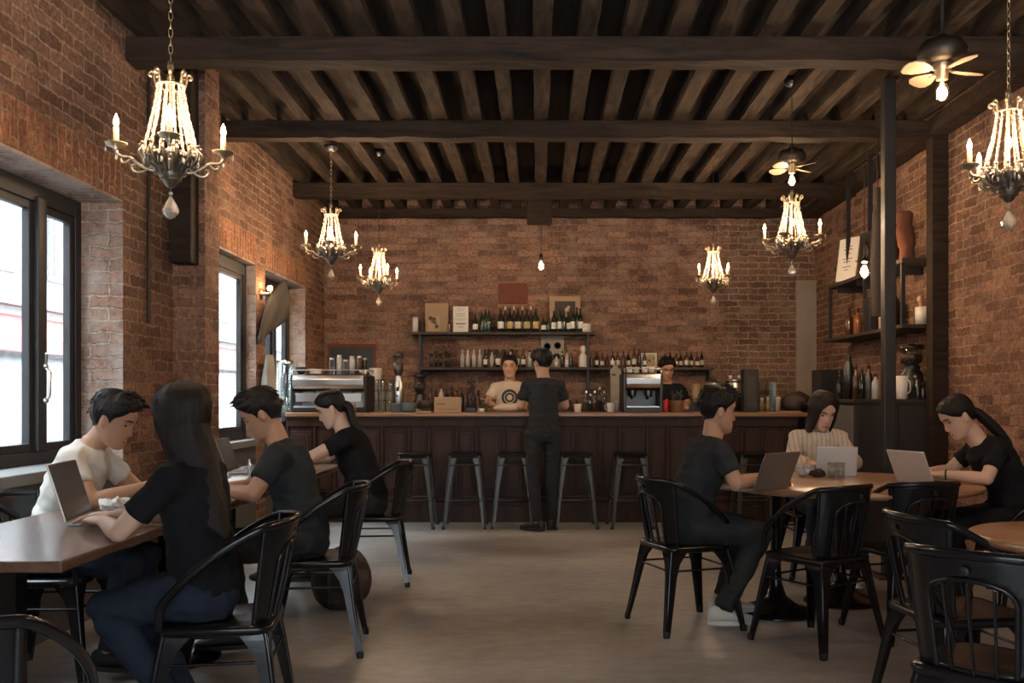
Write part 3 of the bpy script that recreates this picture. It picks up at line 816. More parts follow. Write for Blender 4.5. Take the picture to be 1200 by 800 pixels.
def hand(mb, w, d, n, side, curl=.5, s=1.0, spread=.0):
    """w wrist, d direction of the fingers, n back-of-hand normal, side +1 thumb towards d x n"""
    w = Vector(w); d = Vector(d).normalized(); n = Vector(n); n = (n - d * n.dot(d)).normalized(); l = d.cross(n) * side
    secs = []
    for t, a, b in ((-.02, .026, .020), (.0, .028, .019), (.03, .036, .017), (.06, .041, .016), (.085, .041, .0135), (.095, .036, .010)):
        c = w + d * t * s
        secs.append([c + l * a * s * math.cos(2 * PI * k / 14) + n * b * s * math.sin(2 * PI * k / 14) for k in range(14)])
    mb.rings(secs, True, True, True)
    for off, ln, r, cc in ((.030, .070, .0088, .9), (.010, .080, .0092, 1), (-.011, .074, .0088, 1.05), (-.030, .058, .0078, 1.15)):
        p = w + d * .088 * s + l * off * s; dd = d + l * off * spread * 6
        ang = curl * cc * .5
        for kk, fr in enumerate((.45, .32, .23)):
            q = p + (dd * math.cos(ang) - n * math.sin(ang)).normalized() * ln * fr * s
            mb.capsule(p, q, r * s * (1 - .08 * kk), r * s * (.92 - .08 * kk), 8)
            p = q; ang += curl * cc * .75
    p = w + d * .022 * s + l * .026 * s
    q = p + (d * .6 + l * .75 - n * .25).normalized() * .040 * s
    mb.capsule(p, q, .0135 * s, .0108 * s, 8)
    q2 = q + (d * .9 + l * .35 - n * .3).normalized() * .032 * s
    mb.capsule(q, q2, .0105 * s, .0092 * s, 8)
    q3 = q2 + (d * 1. + l * .05 - n * .35).normalized() * .024 * s
    mb.capsule(q2, q3, .0092 * s, .0078 * s, 8)

def person(label, loc, yaw, sp):
    root = thing('person', label, 'person', loc, R(yaw))
    g = sp.get('girth', 1.0); sh = sp.get('shoulder', .18)
    pel, wai, che, nek = [Vector(p) for p in sp['spine']]
    hc = Vector(sp['head']); pitch = R(sp.get('pitch', 0)); hyaw = R(sp.get('hyaw', 0)); roll = R(sp.get('roll', 0))
    HM = Matrix.Translation(hc) @ Matrix.Rotation(hyaw, 4, 'Z') @ Matrix.Rotation(-pitch, 4, 'X') @ Matrix.Rotation(roll, 4, 'Y') @ Matrix.Scale(sp.get('hs', 1.0), 4)
    up = (nek - che).normalized()
    shoulders = [nek - up * .076 + Vector((sx * sh, 0, 0)) for sx in (-1, 1)]
    skin = sp.get('skin', 'skin')
    # ---- body
    m = MB()
    def torso(mb, e, bottom, top):
        secs = []
        if bottom: secs += [(pel - Vector((0, 0, .09)), .10 * g + e, .085 * g + e)]
        secs += [(pel, .150 * g + e, .112 * g + e), (wai, .128 * g + e, .100 * g + e), ((wai + che) / 2, .140 * g + e, .108 * g + e), (che, (sh - .025) + e, .112 * g + e),
                 (che * .4 + nek * .6, (sh - .025) + e, .098 * g + e), (nek - up * .042, sh * .70 + e, .075 * g + e), (nek - up * .014, .074 + e, .060 + e * .7)]
        if top: secs += [(nek + up * .02, .055, .052)]
        ell_loft(mb, secs, 24)
    torso(m, -.012, True, True)
    m.capsule(nek - up * .03, HM @ Vector((0, -.018, -.055)), .056 * g ** .5, .051 * g ** .5)
    # head
    zs = [-.120 + .2355 * (i / 62) for i in range(63)]; NT = 56
    rings = [[HM @ head_pt(2 * PI * j / NT, z) for j in range(NT)] for z in zs]
    rings = [[HM @ Vector((0, .043, -.1215))] * NT] + rings + [[HM @ Vector((0, -.01, .1175))] * NT]
    m.rings([list(r) for r in rings], True, False, True)
    for sx in (-1, 1):
        m.ball(HM @ Vector((sx * .073, -.010, -.008)), .010, .018, .031, 12, 10, M=(HM.to_3x3().to_4x4() @ Matrix.Rotation(R(12) * sx, 4, 'Z') @ Matrix.Rotation(R(-12), 4, 'X')))
        m.ball(HM @ Vector((sx * .078, -.016, .002)), .008, .016, .022, 12, 8, M=HM.to_3x3().to_4x4())
    arms = sp['arms']
    aw = sp.get('arm', 1.0)
    for i, (el, wr, hd, hn, side, curl) in enumerate(arms):
        s_ = shoulders[i]; el = Vector(el); wr = Vector(wr)
        m.capsule(s_, el, .050 * aw, .040 * aw)
        fm = el + (wr - el) * .3
        m.capsule(el, fm, .039 * aw, .040 * aw); m.capsule(fm, wr, .040 * aw, .0265 * aw)
        hand(m, wr, hd, hn, side, curl, sp.get('hand', 1.0))
    legs = sp['legs']
    hips = [pel + Vector((sx * .085, 0, -.02)) for sx in (-1, 1)]
    for i, (kn, an, toe) in enumerate(legs):
        kn = Vector(kn); an = Vector(an)
        m.capsule(hips[i], kn, .078 * g, .050 * g); m.capsule(kn, kn + (an - kn) * .35, .048 * g, .050 * g); m.capsule(kn + (an - kn) * .35, an, .050 * g, .034)
    body = bake(m, 'body', .0062, [skin], 3, root, factor=.45)
    # ---- face details (small children)
    for sx in (-1, 1):
        p = head_pt(math.asin(min(.99, .030 / hp(.002)[2])) * sx, .002)
        MB().ball(HM @ (p + Vector((0, .0035, 0))), .0125, .0045, .0035, 10, 6, M=HM.to_3x3().to_4x4()).build('eye', 'eye_dark', body)
        pts = []
        for q, dz in ((.014, -.001), (.026, .004), (.038, .005), (.050, -.001)):
            t = math.asin(min(.99, q / hp(.026)[2])) * sx
            pts.append(HM @ (head_pt(t, .026 + dz) + Vector((0, .002, 0))))
        MB().tube(pts, [.0025, .0038, .0035, .0018], 6).build('eyebrow', sp.get('haircol', 'hair'), body)
    pts = [HM @ (head_pt(math.asin(q / .062), -.0725) + Vector((0, .0025, 0))) for q in (-.021, -.012, 0, .012, .021)]
    MB().tube(pts, [.002, .0055, .0065, .0055, .002], 6, flat=(1, .7)).build('lips', 'lips', body)
    # ---- shirt
    m = MB(); torso(m, .010, False, False)
    ell_loft(m, [(pel - Vector((0, 0, .055 if sp.get('stand') else .02)), .158 * g, .122 * g), (pel, .163 * g, .125 * g), (wai, .145 * g, .118 * g)], 24)
    sl = sp.get('sleeve', .62)
    for i, (el, wr, *_r) in enumerate(arms):
        s_ = shoulders[i]; el = Vector(el); e2 = s_ + (el - s_) * min(sl, 1)
        m.capsule(s_ + Vector((0, 0, -.005)), e2, .060 * aw, .056 * aw if sl < 1 else .050, flat=(False, sl < 1))
        m.capsule(s_.lerp(nek, .5) - up * .022, s_, .050, .056)
        m.capsule(s_.lerp(che, .35), s_, .072, .056)
        if sl >= 1:
            m.capsule(el, el + (Vector(wr) - el) * .82, .052, .040, flat=(False, True))
    shirt = bake(m, 'shirt', .0095, [sp['shirt']], 3, root, disp=.011, dsize=.10, noise_seed=loc[0] + loc[1])
    # ---- trousers
    m = MB()
    ell_loft(m, [(pel + Vector((0, 0, .02)), .152 * g, .116 * g), (pel - Vector((0, 0, .05)), .160 * g, .125 * g), (pel - Vector((0, 0, .105)), .12 * g, .10 * g)], 24)
    for i, (kn, an, toe) in enumerate(legs):
        kn = Vector(kn); an = Vector(an)
        m.capsule(hips[i], kn, .092 * g, .066 * g); m.capsule(kn, kn + (an - kn) * .4, .064 * g, .062 * g); m.capsule(kn + (an - kn) * .4, kn + (an - kn) * .97, .062 * g, .052 * g, flat=(False, True))
    bake(m, 'trousers', .0095, [sp['trousers']], 3, root, disp=.010, dsize=.09, noise_seed=loc[1])
    # ---- shoes
    for i, (kn, an, toe) in enumerate(legs):
        an = Vector(an); td = Vector((toe[0], toe[1], 0)).normalized(); sd = Vector((td.y, -td.x, 0))
        b0 = Vector((an.x, an.y, an.z - .075)); b0.z = max(0.0, b0.z)
        def fr(t, wdt, h0, h1):
            c = b0 + td * t
            out = []
            for k in range(14):
                a = 2 * PI * k / 14
                out.append(c + sd * wdt * math.cos(a) + Vector((0, 0, (h0 + h1) / 2 + (h1 - h0) / 2 * math.sin(a))))
            return out
        mu = MB(); mu.rings([fr(-.075, .018, .02, .05), fr(-.068, .030, .012, .085), (fr(-.03, .037, .010, .105)), fr(.02, .038, .010, .100), fr(.06, .040, .010, .078), fr(.11, .045, .010, .060), fr(.15, .043, .010, .048), fr(.182, .030, .012, .038), fr(.193, .012, .015, .028)], True, True, True)
        so = mu.build('shoe', sp.get('shoe', 'shoe_black'), root)
        ml = MB(); ml.rings([[b0 + td * (.06 + .138 * math.cos(a)) + sd * (.045 + .004 * math.cos(a)) * math.sin(a) * (1.0) + Vector((0, 0, z)) for a in [2 * PI * k / 20 for k in range(20)]] for z in (.0, .016, .020)], True, True, True)
        ml.build('sole', sp.get('sole', 'rubber'), so)
    # ---- hair
    hair(root, HM, sp)
    return root, HM

def hair(root, HM, sp):
    kind = sp['hair']; col = sp.get('haircol', 'hair')
    def lerp_tab(tab, a):
        a = abs(a)
        for (a0, v0), (a1, v1) in zip(tab, tab[1:]):
            if a <= a1: return v0 + (v1 - v0) * (a - a0) / (a1 - a0)
        return tab[-1][1]
    if kind == 'short': tab = [(0, .074), (35, .066), (55, .040), (72, .020), (80, -.012), (92, .004), (108, .0), (125, -.045), (180, -.062)]
    elif kind in ('tied', 'pony'): tab = [(0, .074), (35, .062), (60, .030), (78, .010), (95, .010), (110, -.01), (130, -.050), (180, -.055)]
    elif kind == 'bob': tab = [(0, .082), (12, .078), (34, .05), (46, -.03), (58, -.13), (80, -.155), (180, -.165)]
    elif kind == 'long': tab = [(0, .080), (20, .07), (40, .035), (54, -.04), (66, -.22), (85, -.36), (180, -.46)]
    hl = lambda a: lerp_tab(tab, a)
    thick = sp.get('hairthick', {'short': .019, 'tied': .012, 'pony': .012, 'bob': .017, 'long': .017}[kind])
    NC, NR = 72, 30 if kind in ('short', 'tied', 'pony') else 46
    dropk = sp.get('drop', .12)
    def col_pt(j, i, off):
        a = -180 + 360 * j / NC; t = R(a); h0 = hl(a); s = i / NR
        if kind in ('short', 'tied', 'pony'): z = h0 + (.1150 - h0) * (math.sin(s * PI / 2))
        else: z = h0 + (.1150 - h0) * (1 - (1 - s) ** 1.35)
        zz = max(z, -.035)
        p = head_pt(t, zz)
        if math.cos(t) > .2: p.y = min(p.y, hp(zz)[0] * 1.0)
        if z < -.035:
            d = -.035 - z
            p.z = z; p.y -= dropk * d * (1.0 if kind == 'long' else .1); 
            p.x *= (1 + .5 * min(d, .12)) if kind == 'bob' else (1 - .35 * min(d, .4))
            if kind == 'long': p.y = p.y * (1 - .9 * min(d, .4)) - .06 * min(d * 2.2, 1)
        c = Vector((0, -.01, max(min(p.z, .03), min(p.z, -.03) if p.z < -.03 else .0)))
        dr = (p - c); dr = dr.normalized() if dr.length > 1e-5 else Vector((0, 0, 1))
        edge = min(1, s * 5) if kind == 'short' else min(1, .35 + s * 4)
        nz = noise.noise(Vector((math.cos(t) * 3, math.sin(t) * 3, z * 14 + loc_seed))) * .007
        lump = 1.0
        if kind == 'short': lump = 1 + (.45 if thick > .015 else .1) * max(0, math.cos(t)) * (1 if z > .05 else 0) + .2 * max(0, z / .11)
        st = .0022 * math.sin(a * 1.9 + 2 * math.sin(z * 20)) + .0015 * math.sin(a * 4.3 + z * 30)
        return p + dr * off * (thick * edge * lump + (nz if kind == 'short' else nz * .6) * edge + st * edge)
    loc_seed = sum(ord(ch) for ch in str(sp['head'])) * .37
    m = MB()
    outer = [[HM @ col_pt(j, i, 1) for j in range(NC)] for i in range(NR + 1)]
    inner = [[HM @ col_pt(j, i, -.12) for j in range(NC)] for i in range(NR + 1)]
    # closed skin: inner crown -> inner hairline -> outer hairline -> outer crown
    m.rings(list(reversed(inner)) + outer, True, True, True)
    if kind == 'short':      # combed tufts so that the outline is not a smooth cap
        rnd = random.Random(int(loc_seed * 10))
        for q in range(150 if thick > .015 else 60):
            a = rnd.uniform(-180, 180); s = rnd.uniform(.25, 1) ; j = int((a + 180) / 360 * NC) % NC; i = int(s * (NR - 1))
            p = col_pt(j, i, .82); nx = col_pt(j, i, 1.4) - p; nx = nx.normalized()
            fw = Vector((rnd.uniform(-.5, .5), .8 if abs(a) < 100 else -.3, rnd.uniform(-.1, .3) if abs(a) < 100 else -.8)).normalized()
            p1 = p + nx * .007 + fw * .014; p2 = p + nx * .006 + fw * .030
            m.tube([HM @ p, HM @ p1, HM @ p2], [.0055, .0045, .001], 5)
    h = m.build('hair', col, root)
    if kind == 'pony':
        path = sp['pony']; rr = sp.get('pony_r', [.018, .03, .032, .026, .006])
        pts = catmull([HM @ Vector(p) if k < 2 else Vector(p) for k, p in enumerate(path)], 5)
        n = len(pts); r = []
        for k in range(n):
            f = k / (n - 1) * (len(rr) - 1); i0 = min(int(f), len(rr) - 2); r.append(rr[i0] + (rr[i0 + 1] - rr[i0]) * (f - i0))
        MB().tube(pts, r, 12, flat=(1, 1.2)).build('ponytail', col, h)
    if kind == 'tied':
        c0 = HM @ Vector((0, -.115, .0)); MB().ball(c0, .032, .032, .030, 12, 8).build('hair_bun', col, h)

SIT_LEGS = [((-.11, .40, .50), (-.12, .34, .10), (-.1, 1)), ((.11, .40, .50), (.12, .34, .10), (.1, 1))]
def spine(lean=.12, h=1.0, slump=0): return [(0, 0, .56), (0, lean * .25 - slump, .72), (0, lean * .6, .885), (0, lean, 1.03)]
D = Vector
persons = []
# 1 woman with long hair, left table, seen from behind
p, hm = person('person with long dark hair in black t-shirt and jeans seated nearest at the left table', (-1.20, 3.38, 0), 84, dict(
    spine=spine(.06), head=(0, .085, 1.165), pitch=10, hyaw=-16, girth=.92, shoulder=.160, arm=.88, hair='long', drop=.06, haircol='hair_brown', skin='skin_pale',
    arms=[((-.215, .20, .780), (-.02, .37, .79), (.6, .8, 0), (0, 0, 1), 1, .35), ((.22, .20, .785), (.16, .42, .79), (-.2, 1, 0), (0, 0, 1), -1, .35)],
    legs=[((-.12, .31, .50), (-.10, .02, .11), (0, 1)), ((.12, .31, .50), (.10, .12, .11), (.1, 1))],
    shirt='black_cloth', trousers='denim', shoe='shoe_pink', sole='sole_white', sleeve=.66)); persons.append(p)
# 2 man in dark tee, left table
p, hm = person('person with short black hair in dark t-shirt seated mid left table, wrist band on', (-1.16, 4.66, 0), 96, dict(
    spine=spine(.13), head=(0, .205, 1.15), pitch=30, girth=1.0, shoulder=.160, hair='short', skin='skin_tan',
    arms=[((-.245, .20, .785), (-.10, .38, .79), (.6, .8, 0), (0, 0, 1), 1, .45), ((.24, .19, .785), (.10, .38, .79), (-.5, .85, 0), (0, 0, 1), -1, .45)],
    legs=[((-.13, .40, .50), (-.12, .30, .11), (0, 1)), ((.12, .40, .50), (.12, .34, .11), (.1, 1))],
    shirt='charcoal_cloth', trousers='trouser_grey', sleeve=.66)); persons.append(p)
bw = MB(); 
pts_ = [Vector((-.245, .20, .785)).lerp(Vector((-.10, .38, .79)), .88) + (Vector((0, 0, 1)) * math.cos(a) + Vector((.78, -.62, 0)) * math.sin(a)) * .033 for a in [2 * PI * k / 16 for k in range(16)]]
bw.tube(pts_, .006, 6, closed=True); bw.build('wrist_band', 'black_plastic', p)
# 3 far person left table with ponytail
p, hm = person('person with tied back hair in black t-shirt seated farthest at the left tables', (-1.14, 6.32, 0), 96, dict(
    spine=spine(.17), head=(0, .245, 1.16), pitch=26, girth=1.05, shoulder=.160, hair='pony', pony=[(0, -.085, -.01), (0, -.110, -.04), (0, .10, 1.07), (0, .045, 1.0), (0, .02, .92)], skin='skin_pale', pony_r=[.03, .03, .03, .028, .008],
    arms=[((-.22, .33, .86), (-.10, .52, .80), (.4, 1, -.1), (0, 0, 1), 1, .4), ((.22, .30, .82), (.10, .48, .80), (-.3, 1, 0), (0, 0, 1), -1, .4)],
    legs=[((-.13, .40, .50), (-.12, .32, .11), (0, 1)), ((.12, .40, .50), (.12, .34, .11), (.1, 1))],
    shirt='black_cloth', trousers='trouser_grey', sleeve=.6)); persons.append(p)
# 4 man in white by the window
p, hm = person('person with short black hair in white t-shirt seated by the first window holding food', (-2.20, 4.26, 0), -88, dict(
    spine=spine(.18), head=(0, .275, 1.135), pitch=24, girth=.95, shoulder=.152, arm=.95, hair='short', skin='skin_tan',
    arms=[((-.22, .30, .79), (-.07, .47, .84), (.45, 1, .15), (-.6, 0, .8), 1, .9), ((.23, .27, .79), (.08, .46, .84), (-.4, 1, .15), (.6, 0, .8), -1, .9)],
    legs=[((-.11, .38, .50), (-.12, .30, .11), (0, 1)), ((.11, .38, .50), (.12, .30, .11), (.1, 1))],
    shirt='white_cloth', trousers='denim', sleeve=.62)); persons.append(p)
# 5 man left of round table
p, hm = person('person with short black hair in dark t-shirt typing at the left of the round table', (.84, 5.10, 0), -80, dict(
    spine=spine(.12, slump=.03), head=(0, .150, 1.165), pitch=8, girth=1.0, shoulder=.160, hair='short', skin='skin_tan',
    arms=[((-.22, .16, .78), (-.02, .30, .79), (.5, .8, 0), (0, 0, 1), 1, .5), ((.235, .16, .785), (.13, .38, .80), (-.25, 1, 0), (0, 0, 1), -1, .55)],
    legs=[((-.12, .36, .51), (-.13, .22, .11), (0, 1)), ((.13, .34, .51), (.10, .13, .10), (.1, 1))],
    shirt='charcoal_cloth', trousers='trouser_grey', shoe='shoe_white', sole='sole_white', sleeve=.66)); persons.append(p)
# 6 woman in cream shirt
p, hm = person('person with shoulder length dark hair in cream striped shirt behind the round table', (1.93, 6.53, 0), 180, dict(
    spine=spine(.10), head=(0, .175, 1.145), pitch=27, hyaw=12, girth=.92, shoulder=.148, arm=.85, hair='bob', skin='skin_pale', haircol='hair_brown', hs=1.03,
    arms=[((-.21, .18, .80), (-.12, .38, .80), (.3, 1, 0), (0, 0, 1), 1, .4), ((.21, .18, .80), (.12, .38, .80), (-.3, 1, 0), (0, 0, 1), -1, .4)],
    legs=[((-.11, .40, .50), (-.10, .42, .11), (0, 1)), ((.11, .40, .50), (.14, .40, .11), (.1, 1))],
    shirt='striped_cloth', trousers='denim', shoe='shoe_white', sole='sole_white', sleeve=1.0)); persons.append(p)
m = MB()
for sx in (-1, 1):
    m.add([(sx * .01, .165, .985), (sx * .065, .10, 1.05), (sx * .075, .135, .985), (sx * .03, .185, .945), (sx * .01, .160, .980), (sx * .065, .095, 1.045), (sx * .075, .130, .980), (sx * .03, .18, .940)],
          [(0, 1, 2, 3), (7, 6, 5, 4), (0, 4, 5, 1), (1, 5, 6, 2), (2, 6, 7, 3), (3, 7, 4, 0)])
m.build('collar', 'cream_cloth', p, bevel=.002)
# 7 woman right
p, hm = person('person with ponytail in black t-shirt bent over a silver laptop by the right wall', (2.76, 5.42, 0), 88, dict(
    spine=[(0, .0, .56), (0, .03, .72), (0, .12, .87), (0, .22, .99)], head=(0, .33, 1.125), pitch=32, girth=1.0, shoulder=.152, arm=.9, hair='pony', skin='skin_pale',
    pony=[(0, -.085, -.01), (0, -.110, -.045), (0, .115, 1.055), (0, .05, .975), (0, .0, .88)],
    arms=[((-.20, .25, .785), (-.09, .45, .80), (.2, 1, 0), (0, 0, 1), 1, .5), ((.20, .30, .80), (.09, .47, .80), (-.15, 1, 0), (0, 0, 1), -1, .5)],
    legs=[((-.12, .42, .50), (-.12, .36, .11), (0, 1)), ((.12, .42, .50), (.12, .36, .11), (.1, 1))],
    shirt='black_cloth', trousers='black_cloth', sleeve=.6)); persons.append(p)
e_, w_ = Vector((-.20, .25, .785)), Vector((-.09, .45, .80)); c_ = e_.lerp(w_, .92); d_ = (w_ - e_).normalized(); s_ = d_.cross(Vector((0, 0, 1))).normalized()
MB().tube([c_ + (Vector((0, 0, 1)) * math.cos(2 * PI * k / 16) + s_ * math.sin(2 * PI * k / 16)) * .029 for k in range(16)], .0045, 6, closed=True).build('wrist_band', 'black_plastic', p)
# 8 standing customer
p, hm = person('person standing at the bar with back to the viewer in dark t-shirt and trousers', (.055, 8.66, 0), 4, dict(stand=True,
    spine=[(0, 0, .93), (0, .0, 1.08), (0, .01, 1.25), (0, .02, 1.425)], head=(-.01, .045, 1.555), pitch=12, hyaw=25, girth=.92, shoulder=.146, hair='short', skin='skin', hs=.98,
    arms=[((-.205, .05, 1.16), (-.20, .31, 1.13), (.1, 1, -.05), (0, 0, 1), 1, .3), ((.205, .05, 1.16), (.18, .31, 1.13), (-.1, 1, -.05), (0, 0, 1), -1, .3)],
    legs=[((-.095, .02, .50), (-.055, .0, .085), (-.75, .6)), ((.07, .03, .50), (.075, .10, .085), (.3, 1))],
    shirt='charcoal_cloth', trousers='trouser_grey', sleeve=.72)); persons.append(p)
# 9 barista in cream tee
p, hm = person('barista in cream t-shirt with round dark print standing behind the bar', (-.30, 10.20, 0), 180, dict(stand=True,
    spine=[(0, 0, .93), (0, .0, 1.08), (0, .02, 1.26), (0, .03, 1.42)], head=(.0, .05, 1.565), pitch=2, hyaw=-6, girth=1.0, shoulder=.155, hair='short', skin='skin', hairthick=.012,
    arms=[((-.225, .04, 1.18), (-.18, .26, 1.16), (.2, 1, 0), (0, 0, 1), 1, .4), ((.235, .05, 1.19), (.22, .27, 1.17), (-.3, 1, .1), (0, 0, 1), -1, .6)],
    legs=[((-.09, .02, .50), (-.1, .0, .085), (0, 1)), ((.09, .02, .50), (.1, .0, .085), (0, 1))],
    shirt='cream_cloth', trousers='black_cloth', sleeve=.7)); persons.append(p)
m = MB()
def disc(m, cx, cz, r, y, t=.004): m.lathe([(r, 0), (r, t)], 28, (cx, y, cz), Matrix.Rotation(-PI / 2, 4, 'X'))
disc(m, .0, 1.235, .088, .138); m.build('round_print', 'chalk', p)
m = MB(); m.lathe([(.060, 0), (.060, .004), (.052, .004), (.052, 0)], 28, (.0, .1385, 1.235), Matrix.Rotation(-PI / 2, 4, 'X')); disc(m, 0, 1.235, .03, .1395); m.build('print_ring', 'cream_cloth', p)
# 10 barista in black
p, hm = person('barista in black t-shirt with small red emblem behind the second coffee machine', (1.40, 10.22, 0), 186, dict(stand=True,
    spine=[(0, 0, .93), (0, .0, 1.08), (0, .02, 1.25), (0, .03, 1.40)], head=(.01, .07, 1.545), pitch=22, hyaw=4, girth=.98, shoulder=.155, hair='short', skin='skin_tan', hairthick=.013,
    arms=[((-.22, .05, 1.16), (-.14, .25, 1.14), (.2, 1, 0), (0, 0, 1), 1, .4), ((.22, .05, 1.16), (.14, .25, 1.14), (-.3, 1, 0), (0, 0, 1), -1, .5)],
    legs=[((-.09, .02, .50), (-.1, .0, .085), (0, 1)), ((.09, .02, .50), (.1, .0, .085), (0, 1))],
    shirt='black_cloth', trousers='black_cloth', sleeve=.7)); persons.append(p)
m = MB(); disc(m, .0, 1.195, .042, .128, .008); m.build('red_emblem', 'red_plastic', p)
# ================================================================== chandeliers
def make_chandelier():
    c = thing('chandelier', 'x', 'chandelier')       # origin at the crown, hanging from above
    # crown with leaf curls
    m = MB(); m.tube([(0.053 * math.cos(a), .053 * math.sin(a), -.012) for a in [2 * PI * k / 20 for k in range(20)]], .006, 6, closed=True)
    for k in range(8):
        a = 2 * PI * k / 8; dx, dy = math.cos(a), math.sin(a)
        m.tube(catmull([(dx * .052, dy * .052, -.015), (dx * .060, dy * .060, .012), (dx * .062, dy * .062, .034), (dx * .074, dy * .074, .038), (dx * .080, dy * .080, .024), (dx * .070, dy * .070, .018)], 4), .0058, 6)
    m.lathe([(.004, .09), (.010, .085), (.014, .06), (.008, .04), (.016, .02), (.012, -.01), (.006, -.03), (.006, -.36), (.02, -.38)], 12)
    m.build('crown', 'brass', c)
    # bowl of acanthus scrolls under the strands
    m = MB(); m.lathe([(.078, -.285), (.088, -.295), (.085, -.305), (.074, -.325), (.070, -.345), (.050, -.362), (.052, -.372), (.036, -.392), (.030, -.400), (.018, -.418), (.010, -.425)], 28)
    for k in range(14):
        a = 2 * PI * k / 14; dx, dy = math.cos(a), math.sin(a)
        m.tube(catmull([(dx * .100, dy * .100, -.262), (dx * .116, dy * .116, -.285), (dx * .104, dy * .104, -.32), (dx * .078, dy * .078, -.345), (dx * .056, dy * .056, -.372)], 4), [.004] * 4 + [.008] * 8 + [.005] * 5, 6)
        b2 = a + PI / 14; ex, ey = math.cos(b2), math.sin(b2)
        m.tube(catmull([(ex * .086, ey * .086, -.30), (ex * .104, ey * .104, -.318), (ex * .100, ey * .100, -.345), (ex * .082, ey * .082, -.345), (ex * .086, ey * .086, -.330)], 4), .004, 6)
        m.ball((dx * .112, dy * .112, -.262), .008, seg=6, rn=5)
    for zz, rr in ((-.300, .090), (-.362, .054), (-.392, .038)): m.tube([(rr * math.cos(q * PI / 12), rr * math.sin(q * PI / 12), zz) for q in range(24)], .0045, 6, closed=True)
    m.build('bowl', 'dark_brass', c)
    # crystal bead strands
    def beads(m, pts, r):
        for k, p in enumerate(pts):
            rr = r * (1.0 if k % 3 else 1.25)
            m.ball(p, rr, rr, rr * 1.15, 6, 4)
    for k in range(13):
        a = 2 * PI * k / 13 + .1; dx, dy = math.cos(a), math.sin(a); m = MB(); pts = []
        for q in range(24):
            t = q / 23; r = .050 + .056 * t ** 1.6 + .004 * math.sin(t * PI); pts.append((dx * r, dy * r, -.018 - .262 * t))
        beads(m, pts, .0062); m.build('crystal_strand', 'crystal', c)
    for k in range(8):
        a0 = 2 * PI * k / 8 + .1; a1 = 2 * PI * (k + 1) / 8 + .1; m = MB(); pts = []
        for q in range(9):
            t = q / 8; a = a0 + (a1 - a0) * t; pts.append((.106 * math.cos(a), .106 * math.sin(a), -.275 - .035 * math.sin(t * PI)))
        beads(m, pts, .0055)
        am = (a0 + a1) / 2; m.ball((.108 * math.cos(am), .108 * math.sin(am), -.335), .007, .007, .013, 6, 5)
        m.build('crystal_swag', 'crystal', c)
    # arms with cup, candle and flame bulb
    for k in range(4):
        a = PI / 2 * k; dx, dy = math.cos(a), math.sin(a)
        def q(r, z): return Vector((dx * r, dy * r, z))
        m = MB(); m.tube(catmull([q(.05, -.36), q(.09, -.355), q(.125, -.335), q(.15, -.315), q(.182, -.312), q(.20, -.30), q(.202, -.280)], 5), [.007] * 31, 8)
        m.tube(catmull([q(.06, -.335), q(.11, -.370), q(.14, -.365), q(.145, -.345), q(.13, -.340)], 4), .0055, 6)
        m.tube(catmull([q(.15, -.318), q(.165, -.335), q(.182, -.335), q(.185, -.322)], 4), .0045, 6)
        arm = m.build('arm', 'brass', c)
        cc = q(.202, -.28)
        MB().lathe([(.008, -.012), (.014, 0), (.034, .006), (.042, .016), (.043, .019), (.034, .012), (.012, .008)], 18, cc).build('drip_cup', 'brass', arm)
        MB().lathe([(.0105, .006), (.0105, .080), (.009, .083), (.004, .084)], 12, cc).build('candle', 'candle', arm)
        MB().lathe([(.004, .084), (.009, .091), (.011, .100), (.009, .112), (.004, .126), (.001, .134)], 12, cc).build('flame_bulb', 'flame', arm)
        for ex, ey, ez, er in ((0, 0, -.032, .006), (dx * .038, dy * .038, -.002, .005), (-dy * .038, dx * .038, -.002, .005)):
            MB().lathe([(.0008, .012), (er * .5, .002), (er, -.006), (er * .8, -.013), (.0008, -.018)], 6, cc + Vector((ex, ey, ez)), smooth=False).build('crystal_drop', 'crystal', arm)
    # small bulb within the strands
    MB().lathe([(.004, -.18), (.012, -.17), (.0125, -.155), (.009, -.135), (.001, -.115)], 10).build('flame_bulb', 'flame', c)
    # big pendant drop
    m = MB(); m.tube([(0, 0, -.42), (0, 0, -.445)], .002, 5); m.ball((0, 0, -.448), .009, seg=8, rn=6)
    m.lathe([(.002, -.458), (.010, -.468), (.024, -.492), (.032, -.512), (.030, -.528), (.016, -.545), (.003, -.552)], 8, smooth=False)
    m.build('crystal_pendant', 'crystal', c)
    return c
def chain(name, parent, z1, link=.034, mat='brass'):
    m = MB(); z = .085; k = 0
    while z < z1:
        pts = []
        for q in range(10):
            a = 2 * PI * q / 10; u = .0075 * math.cos(a); w = link * .62 * math.sin(a)
            pts.append((u, 0, z + link / 2 + w) if k % 2 else (0, u, z + link / 2 + w))
        m.tube(pts, .0022, 5, closed=True); z += link; k += 1
    return m.build(name, mat, parent)
ch0 = make_chandelier(); used = [False]
